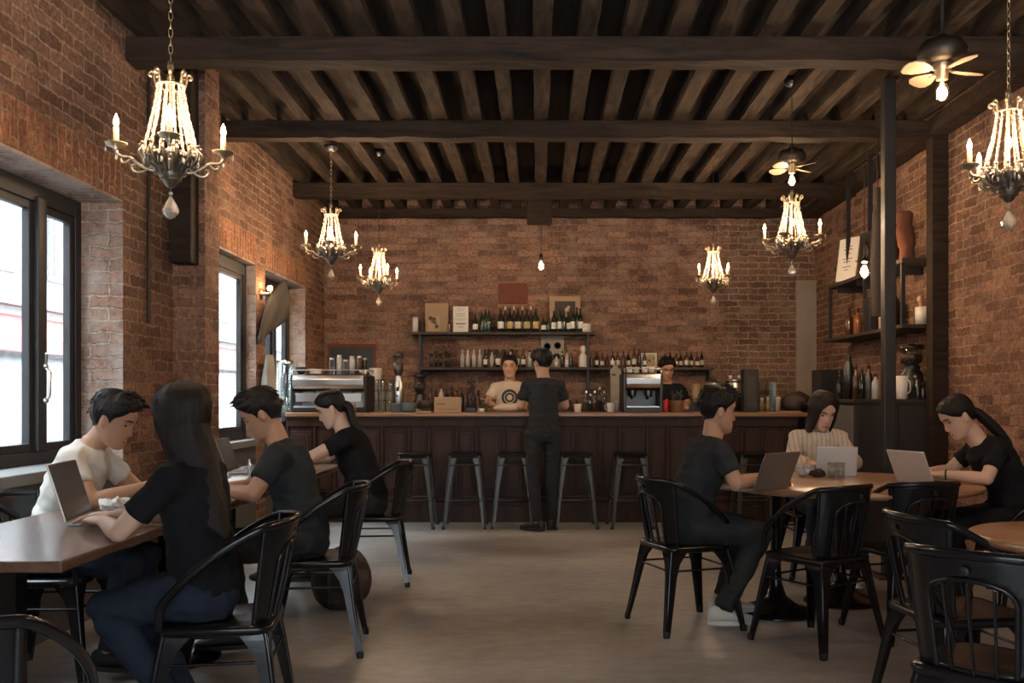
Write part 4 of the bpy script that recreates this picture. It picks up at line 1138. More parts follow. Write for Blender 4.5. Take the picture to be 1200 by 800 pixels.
# (crown pixel x, y, distance, rotation, size, label, chained)
CD = [(200, 97, 3.8, 20, 1.0, 'largest crystal chandelier at the top left over the left table', True),
      (388, 250, 7.58, 8, .98, 'crystal chandelier left of the pair near the back left corner', True),
      (444, 295, 8.85, 35, .93, 'crystal chandelier right of the pair near the back left corner, hanging lower', False),
      (836, 294, 8.85, -55, .93, 'small crystal chandelier over the right half of the bar', False),
      (928, 236, 6.85, -30, 1.0, 'crystal chandelier hanging below the farther ceiling fan', False),
      (1182, 128, 4.15, 12, .97, 'crystal chandelier cut by the right edge of the picture', True)]
lights = []
for (px, py, y, rz, sc_, lb, chd) in CD:
    p = P(px, py, y)
    o = place(ch0, used, p, R(rz), lb + ' with lit candles', 'crystal chandeliers', sc_)
    lights.append((p, sc_))
for o, (px, py, y, rz, sc_, lb, chd) in zip([o for o in COL.objects if o.name.startswith('chandelier')], CD):
    p = o.location; top = (BZ0 if (px == 388) else ZC) - .02
    z1 = (top - p.z) / sc_
    if chd: chain('chain', o, z1)
    else: MB().tube([(0, 0, .085), (0, 0, z1)], .0035, 6).build('cord', 'iron_dark', o)
    MB().lathe([(.02, z1 - .05), (.055, z1 - .03), (.06, z1), (.0, z1)], 16).build('ceiling_canopy', 'dark_steel', o)

def light(name, typ, loc, energy, col, **kw):
    l = bpy.data.lights.new(name, typ); l.energy = energy; l.color = col
    for k, v in kw.items(): setattr(l, k, v)
    o = bpy.data.objects.new(name, l); COL.objects.link(o); o.location = loc
    return o
WARM = (1.0, .70, .45)
for (p, s_), cd in zip(lights, CD):
    for k in range(4):
        a = R(cd[3]) + PI / 2 * k
        light('candle_light', 'POINT', p + Vector((.202 * math.cos(a), .202 * math.sin(a), -.155)) * s_, LCH / 4, WARM, shadow_soft_size=.024)

# fans with a bare bulb
def make_fan():
    f = thing('ceiling_fan', 'x', 'fan')       # origin at the bulb centre
    m = MB(); m.lathe([(.02, .14), (.085, .15), (.12, .17), (.125, .22), (.10, .26), (.04, .28), (.014, .30)], 28); m.build('motor_housing', 'iron_dark', f)
    MB().lathe([(.016, .055), (.03, .06), (.032, .10), (.05, .12), (.05, .145)], 20).build('lamp_socket', 'brass', f)
    for k in range(4):
        a = R(12 + 90 * k); M = Matrix.Rotation(a, 4, 'Z') @ Matrix.Translation((0, 0, .105)) @ Matrix.Rotation(R(16), 4, 'X')
        out = [(.07, -.018), (.10, -.035), (.15, -.055), (.20, -.058), (.225, -.045), (.235, -.01), (.230, .025), (.20, .05), (.15, .052), (.10, .032), (.07, .018)]
        n = len(out); vs = [M @ Vector((x, y, 0)) for x, y in out] + [M @ Vector((x, y, .006)) for x, y in out]
        MB().add(vs, [tuple(range(n - 1, -1, -1)), tuple(range(n, 2 * n))] + [(i, (i + 1) % n, (i + 1) % n + n, i + n) for i in range(n)]).build('blade', 'fan_blade', f)
        MB().tube([M @ Vector((.02, 0, .01)), M @ Vector((.10, 0, .004))], .008, 6).build('blade_bracket', 'brass', f)
    b = MB().lathe([(.013, .055), (.016, .045), (.034, .015), (.040, -.010), (.034, -.036), (.016, -.052), (.004, -.056)], 20).build('bulb', 'bulb_glass', f)
    m = MB()
    for k in range(6):
        a = 2 * PI * k / 6; m.tube([(.006 * math.cos(a), .006 * math.sin(a), .045), (.014 * math.cos(a + .5), .014 * math.sin(a + .5), -.028)], .0016, 4)
    m.tube([(0, 0, .05), (0, 0, .0)], .004, 6); m.build('filament', 'filament', b)
    return f
fan0 = make_fan(); used = [False]
for (px, py, y, rz, lb, sc_) in ((1104, 107, 4.95, 5, 'nearer small ceiling fan with a glowing bulb at the top right', 1.0), (928, 211, 7.95, 28, 'farther small ceiling fan with a glowing bulb above a chandelier', .95)):
    p = P(px, py, y); o = place(fan0, used, p, R(rz), lb, 'ceiling fans', sc_)
    MB().tube([(0, 0, .28), (0, 0, (ZC - p.z) / sc_)], .011, 8).build('down_rod', 'iron_dark', o)
    light('fan_light', 'POINT', p + Vector((0, 0, -.0)), 5, WARM, shadow_soft_size=.035)
# bare pendant bulbs
def make_pendant(px, py, y, ztop, lb, e=4, globe=False):
    p = P(px, py, y); f = thing('pendant_bulb', lb, 'lamp', p)
    k = 1.25 if globe else 1
    b = MB().lathe([(.012, .06 * k), (.016, .05 * k), (.036 * k, .018), (.042 * k, -.008), (.036 * k, -.036), (.016, -.052 * k), (.003, -.056 * k)], 20).build('bulb', 'bulb_glass', f)
    m = MB()
    for q in range(6):
        a = 2 * PI * q / 6; m.tube([(.007 * math.cos(a), .007 * math.sin(a), .04), (.016 * math.cos(a + .5), .016 * math.sin(a + .5), -.03)], .0022, 4)
    m.build('filament', 'filament', b)
    MB().lathe([(.018, .05), (.022, .06), (.022, .11), (.010, .125)], 14).build('lamp_socket', 'black_plastic', f)
    MB().tube([(0, 0, .12), (0, 0, ztop - p.z)], .004, 6).build('cord', 'black_plastic', f)
    light('bulb_light', 'POINT', p, e, WARM, shadow_soft_size=.04)
    return f
make_pendant(634, 311, 9.86, 3.06, 'bare filament bulb hanging in front of the centre of the back wall', 4)
pb = make_pendant(1013, 318, 7.75, BZ1, 'round glowing bulb hanging before the right wall shelves', 5, True)
MB().lathe([(.02, .06), (.06, .075), (.075, .085), (.075, .09), (.02, .10)], 24).build('lamp_shade', 'clear_glass', pb)
# wall lamp by the third window
wl_ = thing('wall_lamp', 'small glowing wall lamp on the pier between the far windows', 'lamp', (XL, 8.47, 2.17))
MB().lathe([(.05, 0), (.05, .012), (.012, .02), (.012, .09)], 16, (0, 0, 0), Matrix.Rotation(PI / 2, 4, 'Y')).build('wall_bracket', 'brass', wl_)
MB().tube([(.085, 0, 0), (.085, 0, .02)], .016, 12).build('lamp_socket', 'brass', wl_)
bb = MB().ball((.085, 0, .05), .036, seg=16, rn=10).build('bulb', 'bulb_glass', wl_)
MB().ball((.085, 0, .05), .012, .012, .018, 8, 6).build('filament', 'filament', bb)
light('wall_lamp_light', 'POINT', (XL + .085, 8.47, 2.22), 2.5, WARM, shadow_soft_size=.036)

# ================================================================== props
def lathe_thing(name, label, cat, loc, parts, group=None, seg=16, rz=0):
    """parts: (part name, profile, material)"""
    if len(parts) == 1:
        o = MB().lathe(parts[0][1], seg).build(name, parts[0][2]); o.location = loc
        return tag(o, label, cat, group)
    t = thing(name, label, cat, loc, rz, group)
    for pn, pr, mt in parts:
        MB().lathe(pr, seg).build(pn, mt, t)
    return t
def wine(h=.30, r=.037, mat='bottle_dark', lab='label_cream', foil='foil_dark'):
    b = [(0, 0), (r * .9, 0), (r, .006), (r, h * .60), (r * .85, h * .67), (r * .42, h * .76), (r * .36, h * .80), (r * .36, h * .99), (r * .3, h)]
    ps = [('glass', b, mat), ('foil', [(r * .38, h * .86), (r * .40, h * .86), (r * .40, h * 1.003), (0, h * 1.005)], foil)]
    if lab: ps.append(('label', [(r * 1.012, h * .16), (r * 1.02, h * .165), (r * 1.02, h * .44), (r * 1.012, h * .445)], lab))
    return ps
def spirit(h=.26, r=.036, mat='clear_glass', liq='bottle_white', lab='label_white', cap='black_plastic'):
    return [('glass', [(0, 0), (r, 0), (r, h * .68), (r * .8, h * .75), (r * .35, h * .82), (r * .35, h * .93)], mat),
            ('liquid', [(0, .004), (r * .93, .005), (r * .93, h * .5), (0, h * .5)], liq),
            ('label', [(r * 1.01, h * .15), (r * 1.02, h * .15), (r * 1.02, h * .5), (r * 1.01, h * .5)], lab),
            ('cap', [(r * .40, h * .92), (r * .42, h * .92), (r * .42, h), (0, h)], cap)]
def tumbler(h=.13, r=.036): return [('x', [(0, 0), (r * .8, 0), (r, h), (r - .003, h), (r * .78 - .002, .008), (0, .008)], 'clear_glass')]
def cup(h=.09, r=.042, mat='ceramic'): return [('x', [(0, 0), (r * .75, 0), (r * .82, .004), (r, h), (r - .004, h), (r * .75, .01), (0, .01)], mat)]
def handled(name, label, loc, h, r, mat, rz=0, group=None, cat='cup'):
    t = thing(name, label, cat, loc, rz, group)
    MB().lathe(cup(h, r, mat)[0][1], 20).build('body', mat, t)
    MB().tube(catmull([(r * .88, 0, h * .8), (r * 1.45, 0, h * .75), (r * 1.5, 0, h * .35), (r * .8, 0, h * .22)], 5), r * .11, 6).build('handle', mat, t)
    return t
rp = random.Random(11)
# --- upper back shelf: z 1.985, y about 10.85
def SX(px, y=10.85): return (px - 630) * y / F
ZU, ZM = 1.985, 1.58
def sp_(h): return h * 10.85 / F          # px to metres at the back shelf
lathe_thing('pillar_candle', 'white pillar candle at the left end of the upper back shelf', 'candle', (SX(487), 10.84, ZU), [('x', [(0, 0), (.034, 0), (.035, .17), (.03, .175), (0, .172)], 'ceramic')])
lathe_thing('clay_figure', 'small dark figurine beside the white candle on the upper back shelf', 'figurine', (SX(495), 10.84, ZU), [('body', [(0, 0), (.032, 0), (.030, .04), (.018, .07), (.026, .10), (.012, .125)], 'leather_dark'), ('head', [(.004, .12), (.020, .135), (.020, .155), (.004, .17)], 'rust_cloth')])
pic = thing('picture_board', 'tan picture board with dark printed shape leaning on the upper back shelf', 'picture', (SX(511), 10.93, ZU))
MB().box(-.135, .135, -.006, .006, 0, .345).build('board', 'cardboard', pic, bevel=.002)
MB().box(-.10, .045, -.012, -.006, .02, .20).build('print_ground', 'paper_tan', pic)
m = MB()
for (a, b_, r_) in ((-.07, .17, .028), (-.03, .16, .024), (-.02, .12, .02), (.0, .075, .024), (-.05, .13, .016)): m.lathe([(r_, 0), (r_, .003)], 9, (a, -.014, b_), Matrix.Rotation(-PI / 2, 4, 'X'))
m.build('dark_print', 'ink', pic)
lathe_thing('small_bottle', 'small dark bottle between the picture board and cream card on the upper back shelf', 'bottle', (SX(527), 10.83, ZU), wine(.17, .02, 'bottle_brown', None))
card = thing('menu_card', 'cream card with lines of dark writing standing on the upper back shelf', 'card', (SX(540), 10.84, ZU))
MB().box(-.088, .088, -.005, .005, 0, .30).build('board', 'paper', card, bevel=.002)
m = MB()
for k, (w_, z_) in enumerate(((.05, .27), (.035, .25), (.06, .215), (.045, .20), (.055, .185), (.065, .155), (.05, .14), (.06, .10), (.058, .095), (.04, .07), (.03, .055))): m.box(-w_, w_, -.008, -.005, z_, z_ + (.003 if k not in (7, 8) else .007))
m.build('writing', 'ink', card)
for px, h, lab in ((557, .21, 'label_white'), (565, .24, None), (569, .27, None), (573, .25, None)):
    lathe_thing('dark_bottle', 'dark bottle in the cluster right of the cream card on the upper back shelf', 'bottle', (SX(px), 10.83 + rp.uniform(-.02, .02), ZU), wine(h, .030, 'bottle_green', lab), 'dark bottles right of the cream card')
for px, lab in ((587, 'label_white'), (597.5, 'label_gold'), (607, 'label_cream'), (617.5, 'label_gold'), (628, 'label_gold')):
    lathe_thing('wine_bottle', 'labelled dark wine bottle in the row left of centre on the upper back shelf', 'bottle', (SX(px), 10.82, ZU), wine(.27, .037, 'bottle_dark', lab), 'labelled wine bottles on the upper back shelf')
for k, px in enumerate((592, 602, 612, 622)):
    lathe_thing('tall_bottle', 'clear topped bottle behind the labelled wine bottles on the upper shelf', 'bottle', (SX(px), 10.93, ZU), wine(.31, .026, 'bottle_brown', None, 'label_white'), 'bottles behind the labelled wine')
for k, px in enumerate((637, 643, 649, 656, 661, 666, 671, 676, 680)):
    lathe_thing('dark_bottle', 'dark bottle in the crowded row before the framed picture on the upper back shelf', 'bottle', (SX(px), 10.82 + .03 * (k % 2), ZU), wine(rp.uniform(.24, .29) if k > 1 else .18, rp.uniform(.026, .033), ('bottle_dark', 'bottle_green')[k % 2], ('label_white', None, 'label_white')[k % 3]), 'dark bottles before the framed picture')
lathe_thing('white_tin', 'round white tin at the right end of the upper back shelf', 'tin', (SX(687), 10.83, ZU), [('body', [(0, 0), (.055, 0), (.055, .075), (0, .075)], 'ceramic'), ('lid', [(.057, .075), (.057, .10), (0, .102)], 'ceramic')])
fr_ = thing('framed_picture', 'framed dark picture with wide pale frame behind bottles on the upper back shelf', 'picture', (SX(662.5), 10.955, ZU))
m = MB(); W_, H_ = .18, .43
m.box(-W_, W_, -.01, .01, H_ - .06, H_).box(-W_, W_, -.01, .01, 0, .06).box(-W_, -W_ + .06, -.01, .01, .06, H_ - .06).box(W_ - .06, W_, -.01, .01, .06, H_ - .06)
m.build('frame', 'pale_wood', fr_, bevel=.003); MB().box(-W_ + .055, W_ - .055, -.004, .006, .055, H_ - .055).build('picture', 'leather_dark', fr_)
m = MB(); m.ball((.02, -.006, .24), .03, .004, .06); m.ball((.04, -.007, .30), .018, .004, .02); m.build('painted_shape', 'paper_tan', fr_)
pl_ = thing('wall_plaque', 'dark brown square panel fixed on the back wall above the bottles', 'plaque', (SX(601, 11), YB - .012, 2.33))
MB().box(-.17, .17, -.008, .011, 0, .24).build('board', 'rust_cloth', pl_, bevel=.003)
# --- middle shelf
poster = thing('poster_card', 'pale patterned card with two dark swirls on the middle back shelf', 'picture', (SX(647.5), 10.96, ZM))
MB().box(-.135, .135, -.005, .005, 0, .37).build('board', 'fabric_pale', poster)
m = MB()
for cx, cz in ((-.06, .25), (.06, .26), (-.05, .12), (.05, .13)):
    m.lathe([(.042, 0), (.042, .003), (.030, .003), (.030, 0)], 20, (cx, -.009, cz), Matrix.Rotation(-PI / 2, 4, 'X')); m.lathe([(.016, 0), (.016, .003)], 12, (cx, -.009, cz), Matrix.Rotation(-PI / 2, 4, 'X'))
m.build('swirl_print', 'chalk', poster)
for k, px in enumerate((506, 511, 517, 523, 527)):
    lathe_thing('drinking_glass', 'clear glass in the group at the left of the middle back shelf', 'glass', (SX(px), 10.80 + .06 * (k % 2), ZM), tumbler(.19 if k % 2 else .16, .027), 'glasses at the left of the middle shelf')
for k, px in enumerate((542, 548.5, 555.5, 562.5)):
    lathe_thing('white_bottle', 'pale bottle in the row of four near the left of the middle back shelf', 'bottle', (SX(px), 10.82, ZM), [('glass', [(0, 0), (.026, 0), (.027, .135), (.012, .16), (.011, .19)], 'bottle_white'), ('cap', [(.013, .188), (.013, .21), (0, .212)], 'steel')], 'pale bottles in a row of four')
for k in range(10):
    px = 569 + k * 7.4
    if k % 3 == 0: ps = wine(.21, .024, 'bottle_dark', 'label_white')
    elif k % 3 == 1: ps = [('glass', [(0, 0), (.028, 0), (.028, .12), (.012, .15), (.012, .18)], 'bottle_white'), ('cap', [(.014, .178), (.014, .20), (0, .202)], 'black_plastic')]
    else: ps = spirit(.20, .027, 'clear_glass', 'bottle_brown')
    lathe_thing('spirit_bottle', 'mixed spirit bottle in the middle back shelf row behind the cream shirted barista', 'bottle', (SX(px), 10.81 + .04 * (k % 2), ZM), ps, 'spirit bottles behind the barista')
for k, px in enumerate((573, 581, 590, 599)):
    lathe_thing('stemmed_glass', 'clear stemmed glass at the back of the middle shelf', 'glass', (SX(px), 10.93, ZM), [('x', [(0, 0), (.03, 0), (.03, .004), (.004, .01), (.004, .10), (.02, .12), (.032, .16), (.026, .215), (.024, .215), (.030, .16), (.0, .115)], 'clear_glass')], 'stemmed glasses')
for k, px in enumerate((652, 659, 664, 669)):
    lathe_thing('small_bottle', 'small bottle beside the poster card on the middle back shelf', 'bottle', (SX(px), 10.81, ZM), wine((.15, .19, .2, .17)[k], .023, ('bottle_white', 'bottle_dark')[k % 2], ('label_white', None)[k % 2]), 'small bottles beside the poster card')
lathe_thing('pepper_mill', 'tall pale turned wooden mill with round head on the middle back shelf', 'mill', (SX(683), 10.80, ZM), [('body', [(0, 0), (.05, 0), (.052, .02), (.048, .13), (.026, .155), (.022, .17)], 'ceramic'), ('head', [(.022, .168), (.034, .19), (.036, .22), (.022, .245), (.008, .25)], 'ceramic')])
for k in range(11):
    px = 693 + k * 6.2
    lathe_thing('brown_bottle', 'brown bottle in the row right of the pale mill on the middle back shelf', 'bottle', (SX(px), 10.80 + .05 * (k % 2), ZM), wine(rp.uniform(.15, .22), rp.uniform(.021, .026), ('bottle_brown', 'bottle_dark', 'bottle_brown')[k % 3], (None, 'label_white', 'label_cream')[k % 3]), 'brown bottles right of the mill')
for px, w_, h_, mt, lb in ((745, .07, .13, 'fabric_pale', 'small pale picture card left of the pair on the middle back shelf'), (761, .09, .17, 'paper_tan', 'small framed picture above the second coffee machine on the middle back shelf')):
    t = thing('small_picture', lb, 'picture', (SX(px), 10.90, ZM)); m = MB()
    m.box(-w_, w_, -.008, .008, 0, .016).box(-w_, w_, -.008, .008, h_ - .016, h_).box(-w_, -w_ + .016, -.008, .008, .016, h_ - .016).box(w_ - .016, w_, -.008, .008, .016, h_ - .016); m.build('frame', 'ceramic', t)
    MB().box(-w_ + .014, w_ - .014, -.004, .006, .014, h_ - .014).build('picture', mt, t)
    m = MB()
    for q in range(5): m.ball((rp.uniform(-w_ + .03, w_ - .03), -.004, rp.uniform(.04, h_ - .04)), rp.uniform(.008, .02), .003, rp.uniform(.008, .02), 8, 6)
    m.build('print', 'chalk', t)
for k in range(8):
    px = 779 + k * 6.2
    lathe_thing('beer_bottle', 'small bottle at the right end of the middle back shelf beside the barista in black', 'bottle', (SX(px), 10.80 + .05 * (k % 2), ZM), wine(rp.uniform(.15, .19), .023, ('bottle_brown', 'bottle_dark')[k % 2], ('label_white', 'label_cream')[k % 2]), 'small bottles at the right end of the middle shelf')
# chalkboard behind the cups
cb_ = thing('chalkboard', 'dark framed chalkboard on the back wall behind the first coffee machine', 'chalkboard', (SX(412, 10.95), 10.97, 1.46))
m = MB(); m.box(-.28, .28, -.015, .012, .36, .40).box(-.28, -.25, -.015, .012, 0, .36).box(.25, .28, -.015, .012, 0, .36).box(-.28, .28, -.015, .012, -.03, 0); m.build('frame', 'rust_cloth', cb_, bevel=.003)
MB().box(-.25, .25, -.006, .008, 0, .36).build('slate', 'chalk', cb_)

# --- things on the bar top  (z 1.085)
ZB = 1.085; YT = 9.62
def BX(px, y=YT): return (px - 630) * y / F
def espresso(label, x0, x1, y, h, loc_z, body='steel', small=False):
    w = (x1 - x0) / 2; t = thing('espresso_machine', label, 'coffee machine', ((x0 + x1) / 2, y, loc_z))
    d = .24
    m = MB(); m.prism([(-w, .0), (w, .0), (w, .05), (-w, .05)], -d, d); m.build('drip_base', 'black_plastic', t, bevel=.006)
    for q in (-1, 1):
        MB().box(q * w - .014, q * w + .014, -d - .004, d + .004, .01, h - .01).build('side_panel', 'black_plastic' if not small else 'dark_steel', t, bevel=.012)
    # curved upper hood (profile in y,z, swept across x)
    prof = [(-d, h * .62), (-d - .03, h * .70), (-d - .035, h * .86), (-d - .01, h * .97), (d, h), (d, h * .56), (-d + .05, h * .56)]
    rs = [[Vector((xx, a, b)) for a, b in prof] for xx in (-w + .014, w - .014)]
    MB().rings(rs, True, True, False).build('hood', body, t, bevel=.008)
    MB().box(-w + .014, w - .014, d - .12, d, .05, h * .56).build('rear_body', 'dark_steel' if small else body, t, bevel=.004)
    MB().box(-w + .02, w - .02, -d + .0, -d + .02, .05, h * .16).build('drip_tray', body, t, bevel=.003)
    MB().box(-w + .04, w - .04, -d + .005, -d + .02, h * .28, h * .50).build('rear_panel', body, t, bevel=.003) if not small else None
    n = 2
    for q in range(n):
        xx = -w * .45 + q * w * .9
        g = MB().lathe([(.035, h * .40), (.040, h * .42), (.040, h * .58)], 18, (xx, .02, 0)).build('group_head', 'steel', t)
        MB().tube([(xx, .0, h * .41), (xx, .12, h * .36), (xx, .17, h * .35)], [.012, .014, .012], 8).build('portafilter_handle', 'black_plastic', g)
    m = MB()
    for a, b_ in ((-w, h + .035), (w, h + .035)): m.tube([(a, -d + .02, h), (a, -d + .02, h + .04), (a, d - .02, h + .04), (a, d - .02, h)], .006, 6)
    m.tube([(-w, -d + .02, h + .04), (w, -d + .02, h + .04)], .006, 6); m.build('cup_rail', 'steel', t)
    return t
em = espresso('large two group stainless coffee machine on the left end of the bar', BX(349), BX(433), YT, .385, ZB)
zt = ZB + .385 + .002
for k, (px, h, r, mt) in enumerate(((389, .17, .030, 'clear_glass'), (397, .20, .030, 'bottle_white'), (405, .15, .03, 'clear_glass'), (412, .19, .032, 'bottle_white'), (421, .19, .030, 'bottle_brown'), (427, .17, .026, 'bottle_dark'))):
    lathe_thing('glass_jar', 'glass jar in the row on top of the left coffee machine', 'jar', (BX(px), YT + .03 * (k % 2), zt), [('body', [(0, 0), (r, 0), (r, h * .8), (r * .7, h * .88), (r * .7, h * .9)], mt), ('lid', [(r * .75, h * .88), (r * .75, h), (0, h)], 'steel')], 'jars on the left coffee machine')
lathe_thing('saucer_stack', 'stack of white plates on top of the left coffee machine', 'plates', (BX(370), YT, zt), [('x', [(0, 0), (.04, 0), (.07, .012), (.045, .014), (.072, .026), (.045, .028), (.072, .040), (.045, .042), (.07, .054), (.0, .045)], 'ceramic')], seg=24)
lathe_thing('black_bowl', 'black bowl at the left end of the top of the left coffee machine', 'bowl', (BX(353), YT, zt), [('x', [(0, 0), (.03, 0), (.055, .05), (.06, .075), (.054, .075), (.03, .01), (0, .01)], 'black_plastic')], seg=20)
lathe_thing('small_bowl', 'small white bowl at the right end of the top of the left coffee machine', 'bowl', (BX(429), YT - .12, zt), [('x', [(0, 0), (.025, 0), (.05, .045), (.046, .045), (.024, .008), (0, .008)], 'ceramic')], seg=20)
# white pitcher on a stand beside the machine
handled('white_pitcher', 'white jug with dark handle standing high right of the left coffee machine', (BX(440, 10.72), 10.72, 1.40), .17, .075, 'ceramic', PI)
lathe_thing('tall_canister', 'tall pale cylinder under the white jug behind the bar', 'canister', (BX(440, 10.72), 10.72, .90), [('body', [(0, 0), (.09, 0), (.09, .48), (0, .48)], 'bottle_white'), ('lid', [(.093, .478), (.093, .50), (0, .50)], 'steel')], seg=24)
# glass towers at the far left end
for k, (px, h, r) in enumerate(((319, .50, .055), (334, .50, .055))):
    lathe_thing('glass_canister', 'tall clear dispenser canister at the far left end of the bar' + (' nearer the coffee machine' if k else ''), 'canister', (BX(px), YT + .08, ZB), [('body', [(0, 0), (r, 0), (r, h), (r - .005, h), (r - .005, .01), (0, .01)], 'clear_glass'), ('lid', [(r + .004, h), (r + .004, h + .03), (0, h + .035)], 'steel'), ('base', [(r + .01, 0), (r + .012, .05), (r + .006, .055)], 'steel')], seg=24)
for k in range(12):
    lathe_thing('stacked_glass', 'clear glass in the cluster at the far left end of the bar', 'glass', (BX(305 + (k % 6) * 7.6), YT - .1 - .09 * (k // 6), ZB), tumbler(.13 + .02 * (k % 2), .030), 'glasses at the left end of the bar')
for k, px in enumerate((441, 449, 457)):
    for j in range(3):
        lathe_thing('stacked_glass', 'clear glass stacked in a column right of the left coffee machine', 'glass', (BX(px), YT, ZB + j * .105), tumbler(.125, .033), 'glass columns right of the coffee machine')
for k, px in enumerate((442, 450, 458)):
    lathe_thing('syrup_bottle', 'pale bottle behind the glass columns right of the left coffee machine', 'bottle', (BX(px, 10.7), 10.62, .90), [('glass', [(0, 0), (.036, 0), (.036, .40), (.014, .44), (.013, .48)], 'bottle_white'), ('cap', [(.016, .478), (.016, .50), (0, .502)], 'steel')], 'pale bottles behind the glass columns')
def grinder(label, px, y, z, h, mat, base, r=.06):
    t = thing('coffee_grinder', label, 'coffee grinder', ((px - 630) * y / F, y, z))
    MB().box(-r * 1.25, r * 1.25, -r * 1.6, r * 1.5, 0, h * .14).build('base', base, t, bevel=.008)
    MB().lathe([(r * .9, h * .14), (r, h * .2), (r, h * .46), (r * .7, h * .52), (r * .75, h * .60)], 24).build('body', mat, t)
    MB().lathe([(r * .5, h * .58), (r * .95, h * .68), (r * 1.0, h * .92), (r * .98, h * .92), (r * .45, h * .6)], 24).build('hopper', 'clear_glass', t)
    MB().lathe([(r * .45, h * .60), (r * .88, h * .68), (r * .9, h * .80), (0, h * .80)], 20).build('beans', 'leather_dark', t)
    MB().lathe([(r * 1.04, h * .92), (r * 1.04, h * .97), (r * .3, h * .98), (r * .25, h), (0, h)], 20).build('lid', 'black_plastic', t)
    MB().tube([(0, -r * .8, h * .40), (0, -r * 1.5, h * .36)], [r * .3, r * .22], 10).build('spout', 'dark_steel', t)
    MB().tube([(0, -r * .8, h * .26), (0, -r * 1.9, h * .27)], [r * .16, r * .2], 8).build('portafilter_fork', 'black_plastic', t)
    return t
grinder('chrome coffee grinder with bean hopper right of the glass columns on the bar', 467, YT, ZB, .62, 'steel', 'blue_plastic', .055)
lathe_thing('round_drum', 'low dark blue round drum beside the chrome grinder on the bar', 'drum', (BX(481), YT - .12, ZB), [('x', [(0, 0), (.08, 0), (.085, .02), (.085, .09), (.07, .10), (0, .10)], 'blue_plastic')], seg=28)
lathe_thing('knock_bowl', 'dark rounded knock bowl left of the beige box on the bar', 'bowl', (BX(500), YT + .05, ZB), [('x', [(0, 0), (.06, 0), (.09, .06), (.092, .12), (.084, .12), (.055, .02), (0, .02)], 'leather_dark')], seg=24)
tag(MB().box(-.075, .075, -.06, .06, 0, .016).build('serving_board', 'pale_wood', bevel=.004, loc=(BX(500), YT - .2, ZB)), 'small pale wooden board in front of the knock bowl on the bar', 'board')
for k, (px, h, mt) in enumerate(((505, .26, 'clear_glass'), (511, .23, 'bottle_dark'), (517, .28, 'bottle_white'), (523, .25, 'bottle_dark'), (529, .27, 'bottle_dark'), (535, .24, 'bottle_brown'), (541, .26, 'bottle_dark'))):
    lathe_thing('bar_bottle', 'bottle in the dark group behind the beige box on the bar', 'bottle', (BX(px, 9.8), 9.80, ZB), wine(h, .028, mt, None), 'bottles behind the beige box')
t = thing('menu_box', 'beige box with dark stripe standing on the bar left of the barista', 'box', (BX(526), YT - .1, ZB))
MB().box(-.135, .135, -.05, .05, 0, .155).build('box', 'cardboard', t, bevel=.003); MB().box(-.11, -.02, -.053, -.05, .08, .088).build('printed_line', 'ink', t)
MB().box(-.11, .10, -.0525, -.05, .03, .034).build('printed_line', 'ink', t)
grinder('black coffee grinder between the beige box and the barista', 552, YT + .02, ZB, .34, 'black_plastic', 'black_plastic', .048)
t = thing('potted_plant', 'tiny green plant in a pale pot in front of the barista', 'plant', (BX(566), YT - .18, ZB))
MB().lathe([(0, 0), (.024, 0), (.03, .04), (.026, .04), (0, .03)], 16).build('pot', 'ceramic', t)
m = MB()
for k in range(14):
    a = k * 2.4; m.tube([(0, 0, .03), (.02 * math.cos(a), .02 * math.sin(a), .06), (.045 * math.cos(a), .045 * math.sin(a), .055 + .02 * (k % 3))], [.002, .007, .001], 5, flat=(.4, 1))
m.build('leaves', 'leaf', t)
t = thing('receipt_paper', 'sheet of white paper held out over the bar by the barista in cream', 'paper', (BX(577), YT + .1, 1.17), R(20))
m = MB(); rs = []
for k in range(9): rs.append([Vector((-.13 + .26 * k / 8, -.045, .05 - .10 * k / 8 + .012 * math.sin(k))), Vector((-.13 + .26 * k / 8, .045, .06 - .10 * k / 8 + .012 * math.sin(k))), Vector((-.13 + .26 * k / 8, .045, .0585 - .10 * k / 8 + .012 * math.sin(k))), Vector((-.13 + .26 * k / 8, -.045, .0485 - .10 * k / 8 + .012 * math.sin(k)))])
m.rings(rs, True, True, False); m.build('sheet', 'paper', t)
m = MB(); m.ball((0, 0, .04), .17, .075, .045, 24, 12); me_ = m
o = m.build('folded_cloth', 'cream_cloth', loc=(BX(598), YT - .02, ZB + .005)); tag(o, 'cream folded cloth bundle on the bar before the barista in cream', 'cloth')
for v in o.data.vertices: v.co += noise.noise_vector(v.co * 22) * .012; v.co.z = max(v.co.z, 0)
lathe_thing('white_cup', 'white cup on the bar just right of the standing customer', 'cup', (BX(677), YT, ZB), cup(.085, .04), seg=20)
for k, (px, h) in enumerate(((687, .22), (692, .19), (697, .22), (703, .26), (708, .22))):
    lathe_thing('syrup_bottle', 'clear topped dark bottle in the group between customer and second coffee machine', 'bottle', (BX(px), YT + .04 * (k % 2), ZB), [('glass', [(0, 0), (.025, 0), (.025, h * .66), (.010, h * .8), (.009, h * .9)], 'clear_glass'), ('liquid', [(0, .004), (.023, .005), (.023, h * .45), (0, h * .45)], 'bottle_dark'), ('cap', [(.011, h * .88), (.011, h), (0, h)], 'steel')], 'syrup bottles on the bar')
handled('white_cup', 'white cup on the bar left of the second coffee machine', (BX(715), YT - .05, ZB), .095, .040, 'ceramic', R(200))
lathe_thing('sugar_jar', 'narrow pale jar touching the second coffee machine on its left', 'jar', (BX(723), YT - .02, ZB), [('body', [(0, 0), (.026, 0), (.026, .10), (0, .10)], 'bottle_white'), ('lid', [(.028, .10), (.028, .115), (0, .118)], 'steel')])
t = thing('paper_cup_tower', 'tall pale dispenser column left of the second coffee machine', 'dispenser', (BX(721, 10.1), 10.12, 1.085 - .185)); 
